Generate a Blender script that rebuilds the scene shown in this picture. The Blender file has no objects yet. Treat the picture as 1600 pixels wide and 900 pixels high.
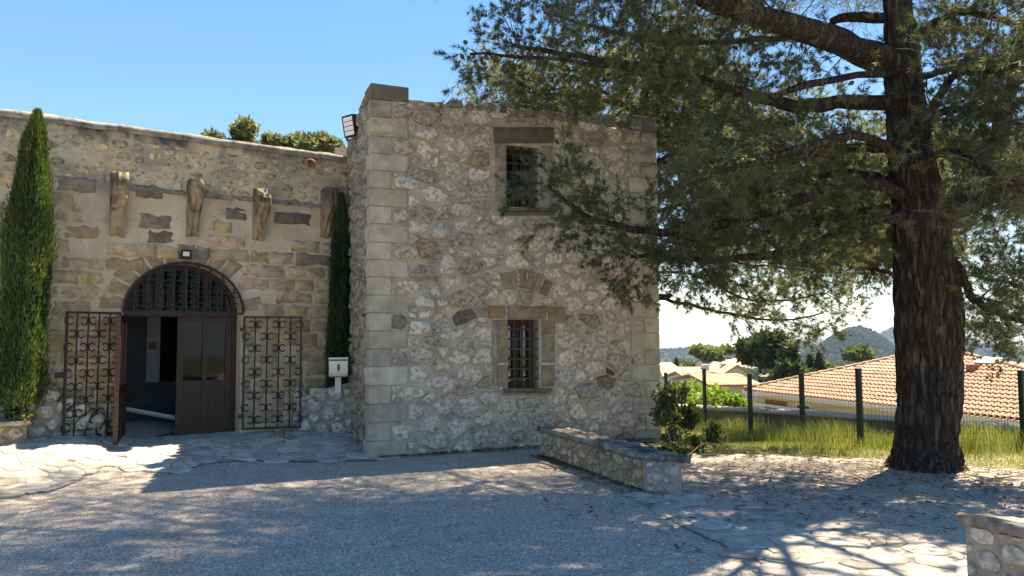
import bpy, math, random
import numpy as np
from mathutils import Vector, Matrix

SC = bpy.context.scene
COL = SC.collection
R = math.radians
H = 1.7                                   # eye height
F_PX = 1178.0                             # focal length in pixels of a 1600 px wide picture
PITCH, ROLL = R(3.598), R(0.267)

# ------------------------------------------------------------------ camera
cam_d = bpy.data.cameras.new('camera'); cam = bpy.data.objects.new('camera', cam_d); COL.objects.link(cam)
cam_d.sensor_width = 36.0; cam_d.lens = F_PX / 1600 * 36.0; cam_d.clip_start = 0.05; cam_d.clip_end = 60000
Rv = Vector((1, 0, 0)); Uv = Vector((0, -math.sin(PITCH), math.cos(PITCH))); Fv = Vector((0, math.cos(PITCH), math.sin(PITCH)))
cx_ = math.cos(ROLL) * Rv - math.sin(ROLL) * Uv; cy_ = math.sin(ROLL) * Rv + math.cos(ROLL) * Uv
cam.matrix_world = Matrix(((cx_.x, cy_.x, -Fv.x, 0), (cx_.y, cy_.y, -Fv.y, 0), (cx_.z, cy_.z, -Fv.z, H), (0, 0, 0, 1)))
SC.camera = cam
# ------------------------------------------------------------------ world, sun, exposure
SUN_AZ, SUN_EL = R(42), R(60)             # azimuth from +Y towards +X
w = bpy.data.worlds.new('World'); SC.world = w; w.use_nodes = True
nt = w.node_tree; nt.nodes.clear()
out = nt.nodes.new('ShaderNodeOutputWorld'); bg = nt.nodes.new('ShaderNodeBackground')
sky = nt.nodes.new('ShaderNodeTexSky'); sky.sky_type = 'NISHITA'; sky.sun_disc = False
sky.sun_elevation = SUN_EL; sky.sun_rotation = SUN_AZ; sky.altitude = 200; sky.air_density = 1.0; sky.dust_density = 0.0; sky.ozone_density = 6.0
bg.inputs[1].default_value = 0.083
tc = nt.nodes.new('ShaderNodeTexCoord'); mp = nt.nodes.new('ShaderNodeMapping'); mp.inputs['Scale'].default_value = (1, 1, 2.4)
nz = nt.nodes.new('ShaderNodeTexNoise'); nz.inputs['Scale'].default_value = 7.5; nz.inputs['Detail'].default_value = 7; nz.inputs['Roughness'].default_value = 0.55
rp = nt.nodes.new('ShaderNodeValToRGB'); rp.color_ramp.elements[0].position = 0.56; rp.color_ramp.elements[1].position = 0.68
sx = nt.nodes.new('ShaderNodeSeparateXYZ')
band = nt.nodes.new('ShaderNodeValToRGB')
be = band.color_ramp.elements; be[0].position = 0.0; be[0].color = (0, 0, 0, 1); be[1].position = 0.03; be[1].color = (1, 1, 1, 1)
e2 = be.new(0.085); e2.color = (1, 1, 1, 1); e3 = be.new(0.125); e3.color = (0, 0, 0, 1)
mul = nt.nodes.new('ShaderNodeMath'); mul.operation = 'MULTIPLY'
mul2 = nt.nodes.new('ShaderNodeMath'); mul2.operation = 'MULTIPLY'; mul2.inputs[1].default_value = 0.7
mixc = nt.nodes.new('ShaderNodeMixRGB'); mixc.inputs[2].default_value = (2.6, 2.65, 2.75, 1)
L = nt.links.new
L(tc.outputs['Generated'], mp.inputs['Vector']); L(mp.outputs[0], nz.inputs['Vector']); L(nz.outputs['Fac'], rp.inputs[0])
L(tc.outputs['Generated'], sx.inputs[0]); L(sx.outputs['Z'], band.inputs[0])
L(rp.outputs[0], mul.inputs[0]); L(band.outputs[0], mul.inputs[1]); L(mul.outputs[0], mul2.inputs[0])
hsv = nt.nodes.new('ShaderNodeHueSaturation'); hsv.inputs['Saturation'].default_value = 1.58; hsv.inputs['Value'].default_value = 1.0; hsv.inputs['Hue'].default_value = 0.51; gm = nt.nodes.new('ShaderNodeGamma'); gm.inputs[1].default_value = 0.6; L(sky.outputs[0], gm.inputs[0]); L(gm.outputs[0], hsv.inputs['Color']); L(hsv.outputs[0], mixc.inputs[1]); L(mul2.outputs[0], mixc.inputs[0]); L(mixc.outputs[0], bg.inputs[0]); L(bg.outputs[0], out.inputs[0])
sun_d = bpy.data.lights.new('sun', 'SUN'); sun_d.energy = 3.0; sun_d.angle = R(0.53); sun_d.color = (1.0, 0.94, 0.85)
sun = bpy.data.objects.new('sun', sun_d); COL.objects.link(sun)
sdir = Vector((math.sin(SUN_AZ) * math.cos(SUN_EL), math.cos(SUN_AZ) * math.cos(SUN_EL), math.sin(SUN_EL)))
sun.rotation_euler = sdir.to_track_quat('Z', 'Y').to_euler(); sun.location = sdir * 60
SC.view_settings.view_transform = 'Standard'; SC.view_settings.look = 'None'; SC.view_settings.gamma = 1.0
SC.view_settings.use_curve_mapping = False
SC.view_settings.exposure = 2.7
SC.view_settings.use_white_balance = True; SC.view_settings.white_balance_temperature = 8500; SC.view_settings.white_balance_tint = 12
SC.cycles.max_bounces = 8; SC.cycles.diffuse_bounces = 4; SC.cycles.glossy_bounces = 4; SC.cycles.transmission_bounces = 6
SC.cycles.transparent_max_bounces = 8; SC.cycles.volume_bounces = 0; SC.cycles.use_denoising = True
SC.cycles.caustics_reflective = False; SC.cycles.caustics_refractive = False

# ------------------------------------------------------------------ geometry helpers
def ray(x, y):
    cx = (x - 800) / F_PX; cy = (450 - y) / F_PX; c, s = math.cos(ROLL), math.sin(ROLL)
    cx, cy = c * cx + s * cy, -s * cx + c * cy
    return np.array([cx, math.cos(PITCH) - cy * math.sin(PITCH), math.sin(PITCH) + cy * math.cos(PITCH)])
CAM = np.array([0, 0, H])
def at(x, y, D):
    "point seen at (x, y) that stands D metres ahead"
    d = ray(x, y); return CAM + d * (D / d[1])
class Frame:
    "a vertical wall plane: u along it, z up, h outwards"
    def __init__(s, O, U):
        s.O = np.array([O[0], O[1], 0.0]); U = np.array([U[0], U[1], 0.0]); s.U = U / np.linalg.norm(U)
        s.N = np.array([s.U[1], -s.U[0], 0.0])
    def uz(s, x, y):
        d = ray(x, y); t = s.N @ (s.O - CAM) / (s.N @ d); P = CAM + d * t
        return float((P - s.O) @ s.U), float(P[2])
    def P(s, u, z, h=0.0):
        u, z, h = np.broadcast_arrays(np.asarray(u, float), np.asarray(z, float), np.asarray(h, float))
        return s.O + u[..., None] * s.U + z[..., None] * np.array([0, 0, 1.0]) + h[..., None] * s.N
FA, TA = R(34.4945), R(22.6878)
FAC = Frame((0, 15.094), (math.cos(FA), math.sin(FA)))
TOW = Frame((0, 11.466), (math.cos(TA), math.sin(TA)))
_u, _ = TOW.uz(580, 430); TOW = Frame(TOW.P(_u, 0), TOW.U)                       # u = 0 at the left corner
TW = TOW.uz(1027, 450)[0]                                                       # tower width
_u, _ = FAC.uz(544, 450); JUN = FAC.P(_u, 0)                                     # tower meets hall
FAC = Frame(JUN, FAC.U)                                                          # u = 0 at the junction, negative to the left
RET = Frame(JUN, TOW.O - JUN); RL = float(np.linalg.norm(TOW.O - JUN))

def smooth(a, b, x):
    t = np.clip((np.asarray(x, float) - a) / (b - a), 0, 1); return t * t * (3 - 2 * t)
def terrain(x, y):
    x = np.asarray(x, float); y = np.asarray(y, float)
    dist = (FAC.O[0] - x) * -FAC.N[0] + (FAC.O[1] - y) * -FAC.N[1]
    left = smooth(0.3, -0.6, (x - TOW.O[0]))
    z = 0.15 * (1 - smooth(0.3, 2.6, dist)) * left + 0.18 * (1 - smooth(0.4, 2.2, dist)) * smooth(-5.2, -6.2, x)
    yy = np.hypot(x * 0.5, y)
    z = z - 0.5 * smooth(10.5, 17.0, y) * smooth(2.0, 3.5, x)
    z = z - 0.2 * smooth(17, 19.5, y) * smooth(2.0, 3.5, x)
    z = z - 3.0 * smooth(19.5, 27, y) * smooth(1.0, 3.5, x) - 4.0 * smooth(27, 80, yy) - 9 * smooth(80, 220, yy) - 22 * smooth(220, 700, yy) - 140 * smooth(600, 5200, yy)
    return z
def gnd(x, y, lift=0.0):
    "ground point seen at (x, y)"
    d = ray(x, y); z = 0.0
    for _ in range(8):
        P = CAM + d * ((z - H) / d[2]); z = float(terrain(P[0], P[1]))
    return np.array([P[0], P[1], z + lift])

def hash3(i, j, k, s):
    v = np.sin(i * 127.1 + j * 311.7 + k * 74.7 + s * 19.19) * 43758.5453
    return v - np.floor(v)
def vnoise(p, seed=0):
    p = np.asarray(p, float); f = np.floor(p); t = p - f; t = t * t * (3 - 2 * t); r = 0
    for a in (0, 1):
        for b in (0, 1):
            for c in (0, 1):
                wgt = (t[..., 0] if a else 1 - t[..., 0]) * (t[..., 1] if b else 1 - t[..., 1]) * (t[..., 2] if c else 1 - t[..., 2])
                r = r + wgt * hash3(f[..., 0] + a, f[..., 1] + b, f[..., 2] + c, seed)
    return r
def fbm(p, seed=0, o=4):
    p = np.asarray(p, float); r = 0; a = 0.5
    for i in range(o): r = r + a * vnoise(p * 2 ** i, seed + i); a *= 0.5
    return r

# ------------------------------------------------------------------ object helpers
def tag(o, label, cat, group=None):
    o['label'] = label; o['category'] = cat
    if group: o['group'] = group
    return o
def thing(name, base, label, cat, group=None):
    o = bpy.data.objects.new(name, None); COL.objects.link(o); o.location = [float(v) for v in base]; o.empty_display_size = 0.2
    return tag(o, label, cat, group)
def wloc(p):
    v = np.zeros(3)
    while p is not None: v += np.array(p.location); p = p.parent
    return v
def mesh_of(name, V, Fc, mat, smooth_=False, col=None):
    me = bpy.data.meshes.new(name); V = np.asarray(V, float)
    if isinstance(Fc, np.ndarray):
        nf, k = Fc.shape
        me.vertices.add(len(V)); me.vertices.foreach_set('co', V.ravel())
        me.loops.add(nf * k); me.loops.foreach_set('vertex_index', Fc.ravel().astype(np.int32))
        me.polygons.add(nf); me.polygons.foreach_set('loop_start', np.arange(nf, dtype=np.int32) * k)
        me.update(calc_edges=True)
    else:
        me.from_pydata(V.tolist(), [], [list(map(int, f)) for f in Fc])
    if smooth_: me.polygons.foreach_set('use_smooth', np.ones(len(me.polygons), bool))
    if col is not None:
        a = me.attributes.new('col', 'FLOAT_COLOR', 'POINT'); c = np.ones((len(V), 4)); c[:, :3] = col
        a.data.foreach_set('color', c.ravel())
    me.materials.append(mat); return me
def part(name, VF, mat, parent=None, smooth_=False, col=None, kind=None):
    V, Fc = VF; V = np.asarray(V, float)
    if parent is not None: V = V - wloc(parent)
    o = bpy.data.objects.new(name, mesh_of(name, V, Fc, mat, smooth_, col)); COL.objects.link(o)
    if parent is not None: o.parent = parent
    if kind: o['kind'] = kind
    return o
def join(*L_):
    V, Fc, n = [], [], 0
    for v, f in L_:
        v = np.asarray(v, float); V.append(v); Fc += [[int(i) + n for i in q] for q in f]; n += len(v)
    return np.concatenate(V), Fc
BOXF = [(0, 3, 2, 1), (4, 5, 6, 7), (0, 1, 5, 4), (1, 2, 6, 5), (2, 3, 7, 6), (3, 0, 4, 7)]
def fbox(fr, u0, u1, z0, z1, h0, h1):
    "box in a wall frame"
    q = [(u0, z0), (u1, z0), (u1, z1), (u0, z1)]
    return np.array([fr.P(a, b, h0) for a, b in q] + [fr.P(a, b, h1) for a, b in q]), BOXF
def wbox(c, s, rz=0.0):
    "world box centred on c with size s"
    V = np.array([(a, b, d) for d in (-.5, .5) for a, b in ((-.5, -.5), (.5, -.5), (.5, .5), (-.5, .5))]) * np.array(s)
    ca, sa = math.cos(rz), math.sin(rz); V = V @ np.array([[ca, sa, 0], [-sa, ca, 0], [0, 0, 1]]); return V + np.array(c), BOXF
def tube(pts, rad, n=8, cap=True):
    pts = np.asarray(pts, float); m = len(pts); rad = np.broadcast_to(np.asarray(rad, float), (m,))
    tg = np.gradient(pts, axis=0); tg /= np.linalg.norm(tg, axis=1)[:, None] + 1e-9
    ref = np.array([0, 0, 1.0]) if abs(tg[0][2]) < 0.9 else np.array([1.0, 0, 0])
    a = np.cross(tg[0], ref); a /= np.linalg.norm(a); V = []
    ang = np.arange(n) * 2 * math.pi / n
    for i in range(m):
        a = a - tg[i] * (a @ tg[i]); a /= np.linalg.norm(a) + 1e-9; b = np.cross(tg[i], a)
        V.append(pts[i] + rad[i] * (np.cos(ang)[:, None] * a + np.sin(ang)[:, None] * b))
    V = np.concatenate(V); Fc = []
    for i in range(m - 1):
        for j in range(n): Fc.append((i * n + j, i * n + (j + 1) % n, (i + 1) * n + (j + 1) % n, (i + 1) * n + j))
    if cap: Fc += [tuple(range(n))[::-1], tuple(range((m - 1) * n, m * n))]
    return V, Fc
def spline(P, n):
    P = np.asarray(P, float); m = len(P); t = np.linspace(0, m - 1, n); r = []
    for v in t:
        i = min(int(v), m - 2); f = v - i
        p0, p1, p2, p3 = P[max(i - 1, 0)], P[i], P[i + 1], P[min(i + 2, m - 1)]
        r.append(0.5 * ((2 * p1) + (-p0 + p2) * f + (2 * p0 - 5 * p1 + 4 * p2 - p3) * f * f + (-p0 + 3 * p1 - 3 * p2 + p3) * f ** 3))
    return np.array(r)

# ------------------------------------------------------------------ materials
def mat(name, c1, c2=None, scale=6.0, rough=0.85, bump=0.0, bscale=40.0, attr=False, detail=6.0, spec=0.3, metal=0.0, stretch=(1, 1, 1),
        lo=0.35, hi=0.65, extra=None, bdist=0.01):
    m = bpy.data.materials.new(name); m.use_nodes = True; t = m.node_tree; b = t.nodes['Principled BSDF']; ln = t.links.new
    b.inputs['Roughness'].default_value = rough; b.inputs['Specular IOR Level'].default_value = spec; b.inputs['Metallic'].default_value = metal
    co = t.nodes.new('ShaderNodeTexCoord'); mpn = t.nodes.new('ShaderNodeMapping'); mpn.inputs['Scale'].default_value = stretch
    ln(co.outputs['Object'], mpn.inputs[0]); vec = mpn.outputs[0]
    n1 = t.nodes.new('ShaderNodeTexNoise'); n1.inputs['Scale'].default_value = scale; n1.inputs['Detail'].default_value = detail; n1.inputs['Roughness'].default_value = 0.62
    ln(vec, n1.inputs['Vector'])
    r = t.nodes.new('ShaderNodeValToRGB'); r.color_ramp.elements[0].position = lo; r.color_ramp.elements[1].position = hi
    r.color_ramp.elements[0].color = (*c1, 1); r.color_ramp.elements[1].color = (*(c2 or c1), 1)
    ln(n1.outputs['Fac'], r.inputs[0]); colr = r.outputs[0]
    if attr:
        at_ = t.nodes.new('ShaderNodeAttribute'); at_.attribute_name = 'col'
        mx = t.nodes.new('ShaderNodeMixRGB'); mx.blend_type = 'MULTIPLY'; mx.inputs[0].default_value = 1.0
        ln(at_.outputs['Color'], mx.inputs[1]); ln(colr, mx.inputs[2]); colr = mx.outputs[0]
    if extra: colr = extra(t, vec, colr)
    ln(colr, b.inputs['Base Color'])
    if bump:
        n2 = t.nodes.new('ShaderNodeTexNoise'); n2.inputs['Scale'].default_value = bscale; n2.inputs['Detail'].default_value = 6; n2.inputs['Roughness'].default_value = 0.7
        ln(vec, n2.inputs['Vector'])
        bp = t.nodes.new('ShaderNodeBump'); bp.inputs['Strength'].default_value = bump; bp.inputs['Distance'].default_value = bdist
        ln(n2.outputs['Fac'], bp.inputs['Height']); ln(bp.outputs[0], b.inputs['Normal'])
    return m
def stain(t, vec, colr, scale, lo, hi, color, amount, zlo=None, zhi=None, stretch=(1, 1, 1)):
    "dirt of its own colour laid over, its strength by noise and (for weathering near a wall head) by height"
    ln = t.links.new
    mpn = t.nodes.new('ShaderNodeMapping'); mpn.inputs['Scale'].default_value = stretch; ln(vec, mpn.inputs[0])
    n = t.nodes.new('ShaderNodeTexNoise'); n.inputs['Scale'].default_value = scale; n.inputs['Detail'].default_value = 7; n.inputs['Roughness'].default_value = 0.65
    ln(mpn.outputs[0], n.inputs['Vector']); fac = n.outputs['Fac']
    if zlo is not None:
        s = t.nodes.new('ShaderNodeSeparateXYZ'); ln(vec, s.inputs[0]); mr = t.nodes.new('ShaderNodeMapRange')
        mr.inputs['From Min'].default_value = zlo; mr.inputs['From Max'].default_value = zhi; mr.inputs['To Min'].default_value = -0.3; mr.inputs['To Max'].default_value = 0.12
        ln(s.outputs['Z'], mr.inputs['Value']); ad = t.nodes.new('ShaderNodeMath'); ad.operation = 'ADD'; ln(fac, ad.inputs[0]); ln(mr.outputs[0], ad.inputs[1]); fac = ad.outputs[0]
    r = t.nodes.new('ShaderNodeMapRange'); r.inputs['From Min'].default_value = lo; r.inputs['From Max'].default_value = hi; r.inputs['To Max'].default_value = amount
    ln(fac, r.inputs['Value'])
    mx = t.nodes.new('ShaderNodeMixRGB'); mx.inputs[2].default_value = (*color, 1); ln(r.outputs[0], mx.inputs[0]); ln(colr, mx.inputs[1]); return mx.outputs[0]

M = {}
M['rubble'] = mat('rubble_stone', (0.5, 0.475, 0.43), (1.2, 1.17, 1.12), 17, 0.92, 1.0, 30, attr=True, bdist=0.045, lo=0.36, hi=0.58,
                  extra=lambda t, v, c: stain(t, v, c, 3.2, 0.52, 0.66, (0.11, 0.105, 0.09), 0.7, 3.6, 5.6))
M['block'] = mat('sandstone_block', (0.6, 0.57, 0.52), (1.12, 1.1, 1.06), 8, 0.92, 0.9, 38, attr=True, bdist=0.018,
                 extra=lambda t, v, c: stain(t, v, c, 2.6, 0.55, 0.7, (0.1, 0.09, 0.075), 0.75, 2.6, 5.0))
M['quoin'] = mat('quoin_stone', (0.7, 0.69, 0.67), (1.1, 1.09, 1.07), 4.5, 0.88, 0.6, 50, attr=True, bdist=0.008,
                 extra=lambda t, v, c: stain(t, v, stain(t, v, c, 14, 0.62, 0.75, (0.55, 0.53, 0.48), 0.5), 2.2, 0.5, 0.66, (0.12, 0.115, 0.1), 0.7, 3.2, 5.3, (1, 1, 3)))
M['mortar'] = mat('lime_mortar', (0.36, 0.32, 0.255), (0.53, 0.475, 0.38), 5, 0.95, 0.9, 28, bdist=0.015,
                  extra=lambda t, v, c: stain(t, v, stain(t, v, c, 30, 0.6, 0.75, (0.2, 0.18, 0.15), 0.5), 2.0, 0.5, 0.7, (0.13, 0.125, 0.11), 0.8, 3.8, 5.5))
M['render'] = mat('hall_wall_mortar', (0.54, 0.44, 0.3), (0.7, 0.595, 0.43), 2.4, 0.95, 0.8, 24, bdist=0.02,
                  extra=lambda t, v, c: stain(t, v, stain(t, v, stain(t, v, c, 1.7, 0.52, 0.66, (0.25, 0.235, 0.21), 0.6, 1.4, 4.6, (1, 1, 2.0)), 18, 0.6, 0.72, (0.25, 0.2, 0.13), 0.6), 2.8, 0.45, 0.6, (0.085, 0.083, 0.075), 0.92, 4.15, 4.95, (1, 1, .6)))
M['corbel'] = mat('corbel_stone', (0.6, 0.58, 0.55), (1.1, 1.08, 1.05), 7, 0.92, 0.9, 30, attr=True, bdist=0.02, extra=lambda t, v, c: stain(t, v, c, 4.5, 0.42, 0.6, (0.075, 0.065, 0.055), 0.9, 2.9, 4.2))
M['coping'] = mat('coping_mortar', (0.13, 0.125, 0.11), (0.38, 0.355, 0.315), 7, 0.95, 0.9, 30, bdist=0.02)
M['cement'] = mat('grey_cement', (0.22, 0.205, 0.175), (0.36, 0.335, 0.29), 5, 0.95, 0.8, 30, bdist=0.015)
M['cement_ochre'] = mat('ochre_cement', (0.25, 0.18, 0.1), (0.4, 0.3, 0.18), 5, 0.95, 0.8, 30, bdist=0.015)
M['slab'] = mat('weathered_slab', (0.09, 0.09, 0.085), (0.36, 0.35, 0.32), 6, 0.9, 1.0, 18, bdist=0.02, lo=0.38, hi=0.66)
M['paving'] = mat('paving_stone', (0.68, 0.67, 0.65), (1.1, 1.08, 1.05), 6, 0.9, 0.7, 35, attr=True, bdist=0.01)
M['joint'] = mat('paving_joint', (0.24, 0.22, 0.195), (0.42, 0.395, 0.355), 8, 0.95, 0.8, 50)
M['iron'] = mat('black_iron', (0.008, 0.008, 0.01), (0.018, 0.017, 0.017), 20, 0.5, 0.3, 90, spec=0.5)
M['wood'] = mat('brown_door_wood', (0.028, 0.012, 0.007), (0.055, 0.024, 0.013), 5, 0.45, 0.25, 40, stretch=(6, 6, 0.6), spec=0.4)
M['wood_edge'] = mat('worn_wood', (0.06, 0.03, 0.014), (0.11, 0.055, 0.026), 5, 0.55, 0.3, 40, stretch=(8, 8, 0.6))
M['wood_win'] = mat('window_wood', (0.07, 0.024, 0.012), (0.12, 0.045, 0.02), 5, 0.5, 0.3, 40, stretch=(6, 6, 0.6))
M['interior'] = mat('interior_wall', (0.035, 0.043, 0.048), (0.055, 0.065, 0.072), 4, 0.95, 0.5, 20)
M['panel'] = mat('interior_panel', (0.2, 0.205, 0.21), (0.24, 0.245, 0.25), 3, 0.8)
M['white'] = mat('white_paint', (0.62, 0.6, 0.55), (0.72, 0.7, 0.65), 8, 0.5, 0.1, 60)
M['black'] = mat('black_plastic', (0.012, 0.012, 0.013), (0.02, 0.02, 0.022), 8, 0.45)
M['terracotta'] = mat('terracotta', (0.3, 0.12, 0.06), (0.45, 0.22, 0.13), 9, 0.8, 0.3, 60)
M['steel'] = mat('satin_steel', (0.5, 0.48, 0.43), (0.62, 0.6, 0.55), 5, 0.38, metal=0.6)
m = bpy.data.materials.new('window_glass'); m.use_nodes = True; b = m.node_tree.nodes['Principled BSDF']
b.inputs['Base Color'].default_value = (0.75, 0.8, 0.8, 1); b.inputs['Roughness'].default_value = 0.03; b.inputs['Transmission Weight'].default_value = 1.0; b.inputs['IOR'].default_value = 1.25
M['glass'] = m; m2 = m.copy(); m2.name = 'tower_window_glass'; m2.node_tree.nodes['Principled BSDF'].inputs['IOR'].default_value = 1.6; M['glass_t'] = m2
m = bpy.data.materials.new('lamp_lens'); m.use_nodes = True; b = m.node_tree.nodes['Principled BSDF']
b.inputs['Base Color'].default_value = (0.8, 0.8, 0.76, 1); b.inputs['Roughness'].default_value = 0.12; M['lens'] = m
def leafmat(name, c1, c2, trans=0.45, scale=3.0, tcol=None, spec=0.3):
    m = bpy.data.materials.new(name); m.use_nodes = True; t = m.node_tree; ln = t.links.new
    b = t.nodes['Principled BSDF']; b.inputs['Roughness'].default_value = 0.55; b.inputs['Specular IOR Level'].default_value = spec
    co = t.nodes.new('ShaderNodeTexCoord'); n1 = t.nodes.new('ShaderNodeTexNoise'); n1.inputs['Scale'].default_value = scale; n1.inputs['Detail'].default_value = 3
    ln(co.outputs['Object'], n1.inputs['Vector']); r = t.nodes.new('ShaderNodeValToRGB')
    r.color_ramp.elements[0].position = 0.35; r.color_ramp.elements[1].position = 0.65; r.color_ramp.elements[0].color = (*c1, 1); r.color_ramp.elements[1].color = (*c2, 1)
    ln(n1.outputs['Fac'], r.inputs[0]); a = t.nodes.new('ShaderNodeAttribute'); a.attribute_name = 'col'
    mx = t.nodes.new('ShaderNodeMixRGB'); mx.blend_type = 'MULTIPLY'; mx.inputs[0].default_value = 1; ln(r.outputs[0], mx.inputs[1]); ln(a.outputs['Color'], mx.inputs[2])
    ln(mx.outputs[0], b.inputs['Base Color'])
    tr = t.nodes.new('ShaderNodeBsdfTranslucent'); g = t.nodes.new('ShaderNodeMixRGB'); g.blend_type = 'MULTIPLY'; g.inputs[0].default_value = 1
    g.inputs[2].default_value = (*(tcol or (1.3, 1.4, 0.75)), 1); ln(mx.outputs[0], g.inputs[1]); ln(g.outputs[0], tr.inputs[0])
    ms = t.nodes.new('ShaderNodeMixShader'); ms.inputs[0].default_value = trans; ln(b.outputs[0], ms.inputs[1]); ln(tr.outputs[0], ms.inputs[2])
    ln(ms.outputs[0], t.nodes['Material Output'].inputs[0]); return m
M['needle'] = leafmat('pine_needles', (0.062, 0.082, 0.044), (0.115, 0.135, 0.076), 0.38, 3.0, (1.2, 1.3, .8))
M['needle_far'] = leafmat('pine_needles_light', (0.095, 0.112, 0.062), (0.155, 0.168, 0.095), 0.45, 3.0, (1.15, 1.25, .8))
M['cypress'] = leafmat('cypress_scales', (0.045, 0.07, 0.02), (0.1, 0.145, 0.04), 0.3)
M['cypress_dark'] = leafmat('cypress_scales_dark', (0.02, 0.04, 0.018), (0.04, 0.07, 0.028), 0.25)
M['leaf'] = leafmat('shrub_leaves', (0.07, 0.1, 0.03), (0.14, 0.18, 0.06), 0.4)
M['oleander'] = leafmat('oleander_leaves', (0.045, 0.068, 0.025), (0.1, 0.13, 0.05), 0.35)
M['leaf_bright'] = leafmat('bright_leaves', (0.12, 0.2, 0.025), (0.24, 0.34, 0.05), 0.45)
M['grass'] = leafmat('grass_blades', (0.095, 0.135, 0.045), (0.22, 0.25, 0.1), 0.42, 1.4)
M['conifer'] = leafmat('conifer_foliage', (0.03, 0.05, 0.022), (0.06, 0.085, 0.035), 0.3)
M['hill_wood'] = leafmat('hill_woodland', (0.016, 0.026, 0.014), (0.028, 0.038, 0.02), 0.1, 0.05, None, 0.0)
M['bark'] = None
def bark(name, c1, c2, vs=9.0, bump=1.0):
    m = bpy.data.materials.new(name); m.use_nodes = True; t = m.node_tree; ln = t.links.new; b = t.nodes['Principled BSDF']; b.inputs['Roughness'].default_value = 0.95
    b.inputs['Specular IOR Level'].default_value = 0.15
    co = t.nodes.new('ShaderNodeTexCoord'); mpn = t.nodes.new('ShaderNodeMapping'); mpn.inputs['Scale'].default_value = (1, 1, 0.16)
    dn = t.nodes.new('ShaderNodeTexNoise'); dn.inputs['Scale'].default_value = 6; dn.inputs['Detail'].default_value = 5
    ad = t.nodes.new('ShaderNodeMixRGB'); ad.blend_type = 'ADD'; ad.inputs[0].default_value = 0.3
    ln(co.outputs['Object'], mpn.inputs[0]); ln(mpn.outputs[0], dn.inputs['Vector']); ln(mpn.outputs[0], ad.inputs[1]); ln(dn.outputs['Color'], ad.inputs[2])
    v = t.nodes.new('ShaderNodeTexVoronoi'); v.feature = 'DISTANCE_TO_EDGE'; v.inputs['Scale'].default_value = vs; ln(ad.outputs[0], v.inputs['Vector'])
    r = t.nodes.new('ShaderNodeValToRGB'); r.color_ramp.elements[0].position = 0.0; r.color_ramp.elements[1].position = 0.35; r.color_ramp.elements[0].color = (*c1, 1); r.color_ramp.elements[1].color = (*c2, 1)
    ln(v.outputs['Distance'], r.inputs[0]); n2 = t.nodes.new('ShaderNodeTexNoise'); n2.inputs['Scale'].default_value = 40; n2.inputs['Detail'].default_value = 6; ln(mpn.outputs[0], n2.inputs['Vector'])
    mx = t.nodes.new('ShaderNodeMixRGB'); mx.blend_type = 'OVERLAY'; mx.inputs[0].default_value = 0.6; ln(r.outputs[0], mx.inputs[1]); ln(n2.outputs['Fac'], mx.inputs[2]); ln(mx.outputs[0], b.inputs['Base Color'])
    s = t.nodes.new('ShaderNodeMath'); s.operation = 'MULTIPLY_ADD'; s.inputs[1].default_value = 0.25; ln(n2.outputs['Fac'], s.inputs[0])
    cl = t.nodes.new('ShaderNodeMath'); cl.operation = 'MINIMUM'; cl.inputs[1].default_value = 0.3; ln(v.outputs['Distance'], cl.inputs[0]); ln(cl.outputs[0], s.inputs[2])
    bp = t.nodes.new('ShaderNodeBump'); bp.inputs['Strength'].default_value = bump; bp.inputs['Distance'].default_value = 0.12; ln(s.outputs[0], bp.inputs['Height']); ln(bp.outputs[0], b.inputs['Normal'])
    return m
M['bark'] = bark('pine_bark', (0.025, 0.019, 0.015), (0.095, 0.075, 0.06), 11.0)
M['twig'] = mat('twig_bark', (0.06, 0.045, 0.035), (0.13, 0.1, 0.08), 20, 0.95)

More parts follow.
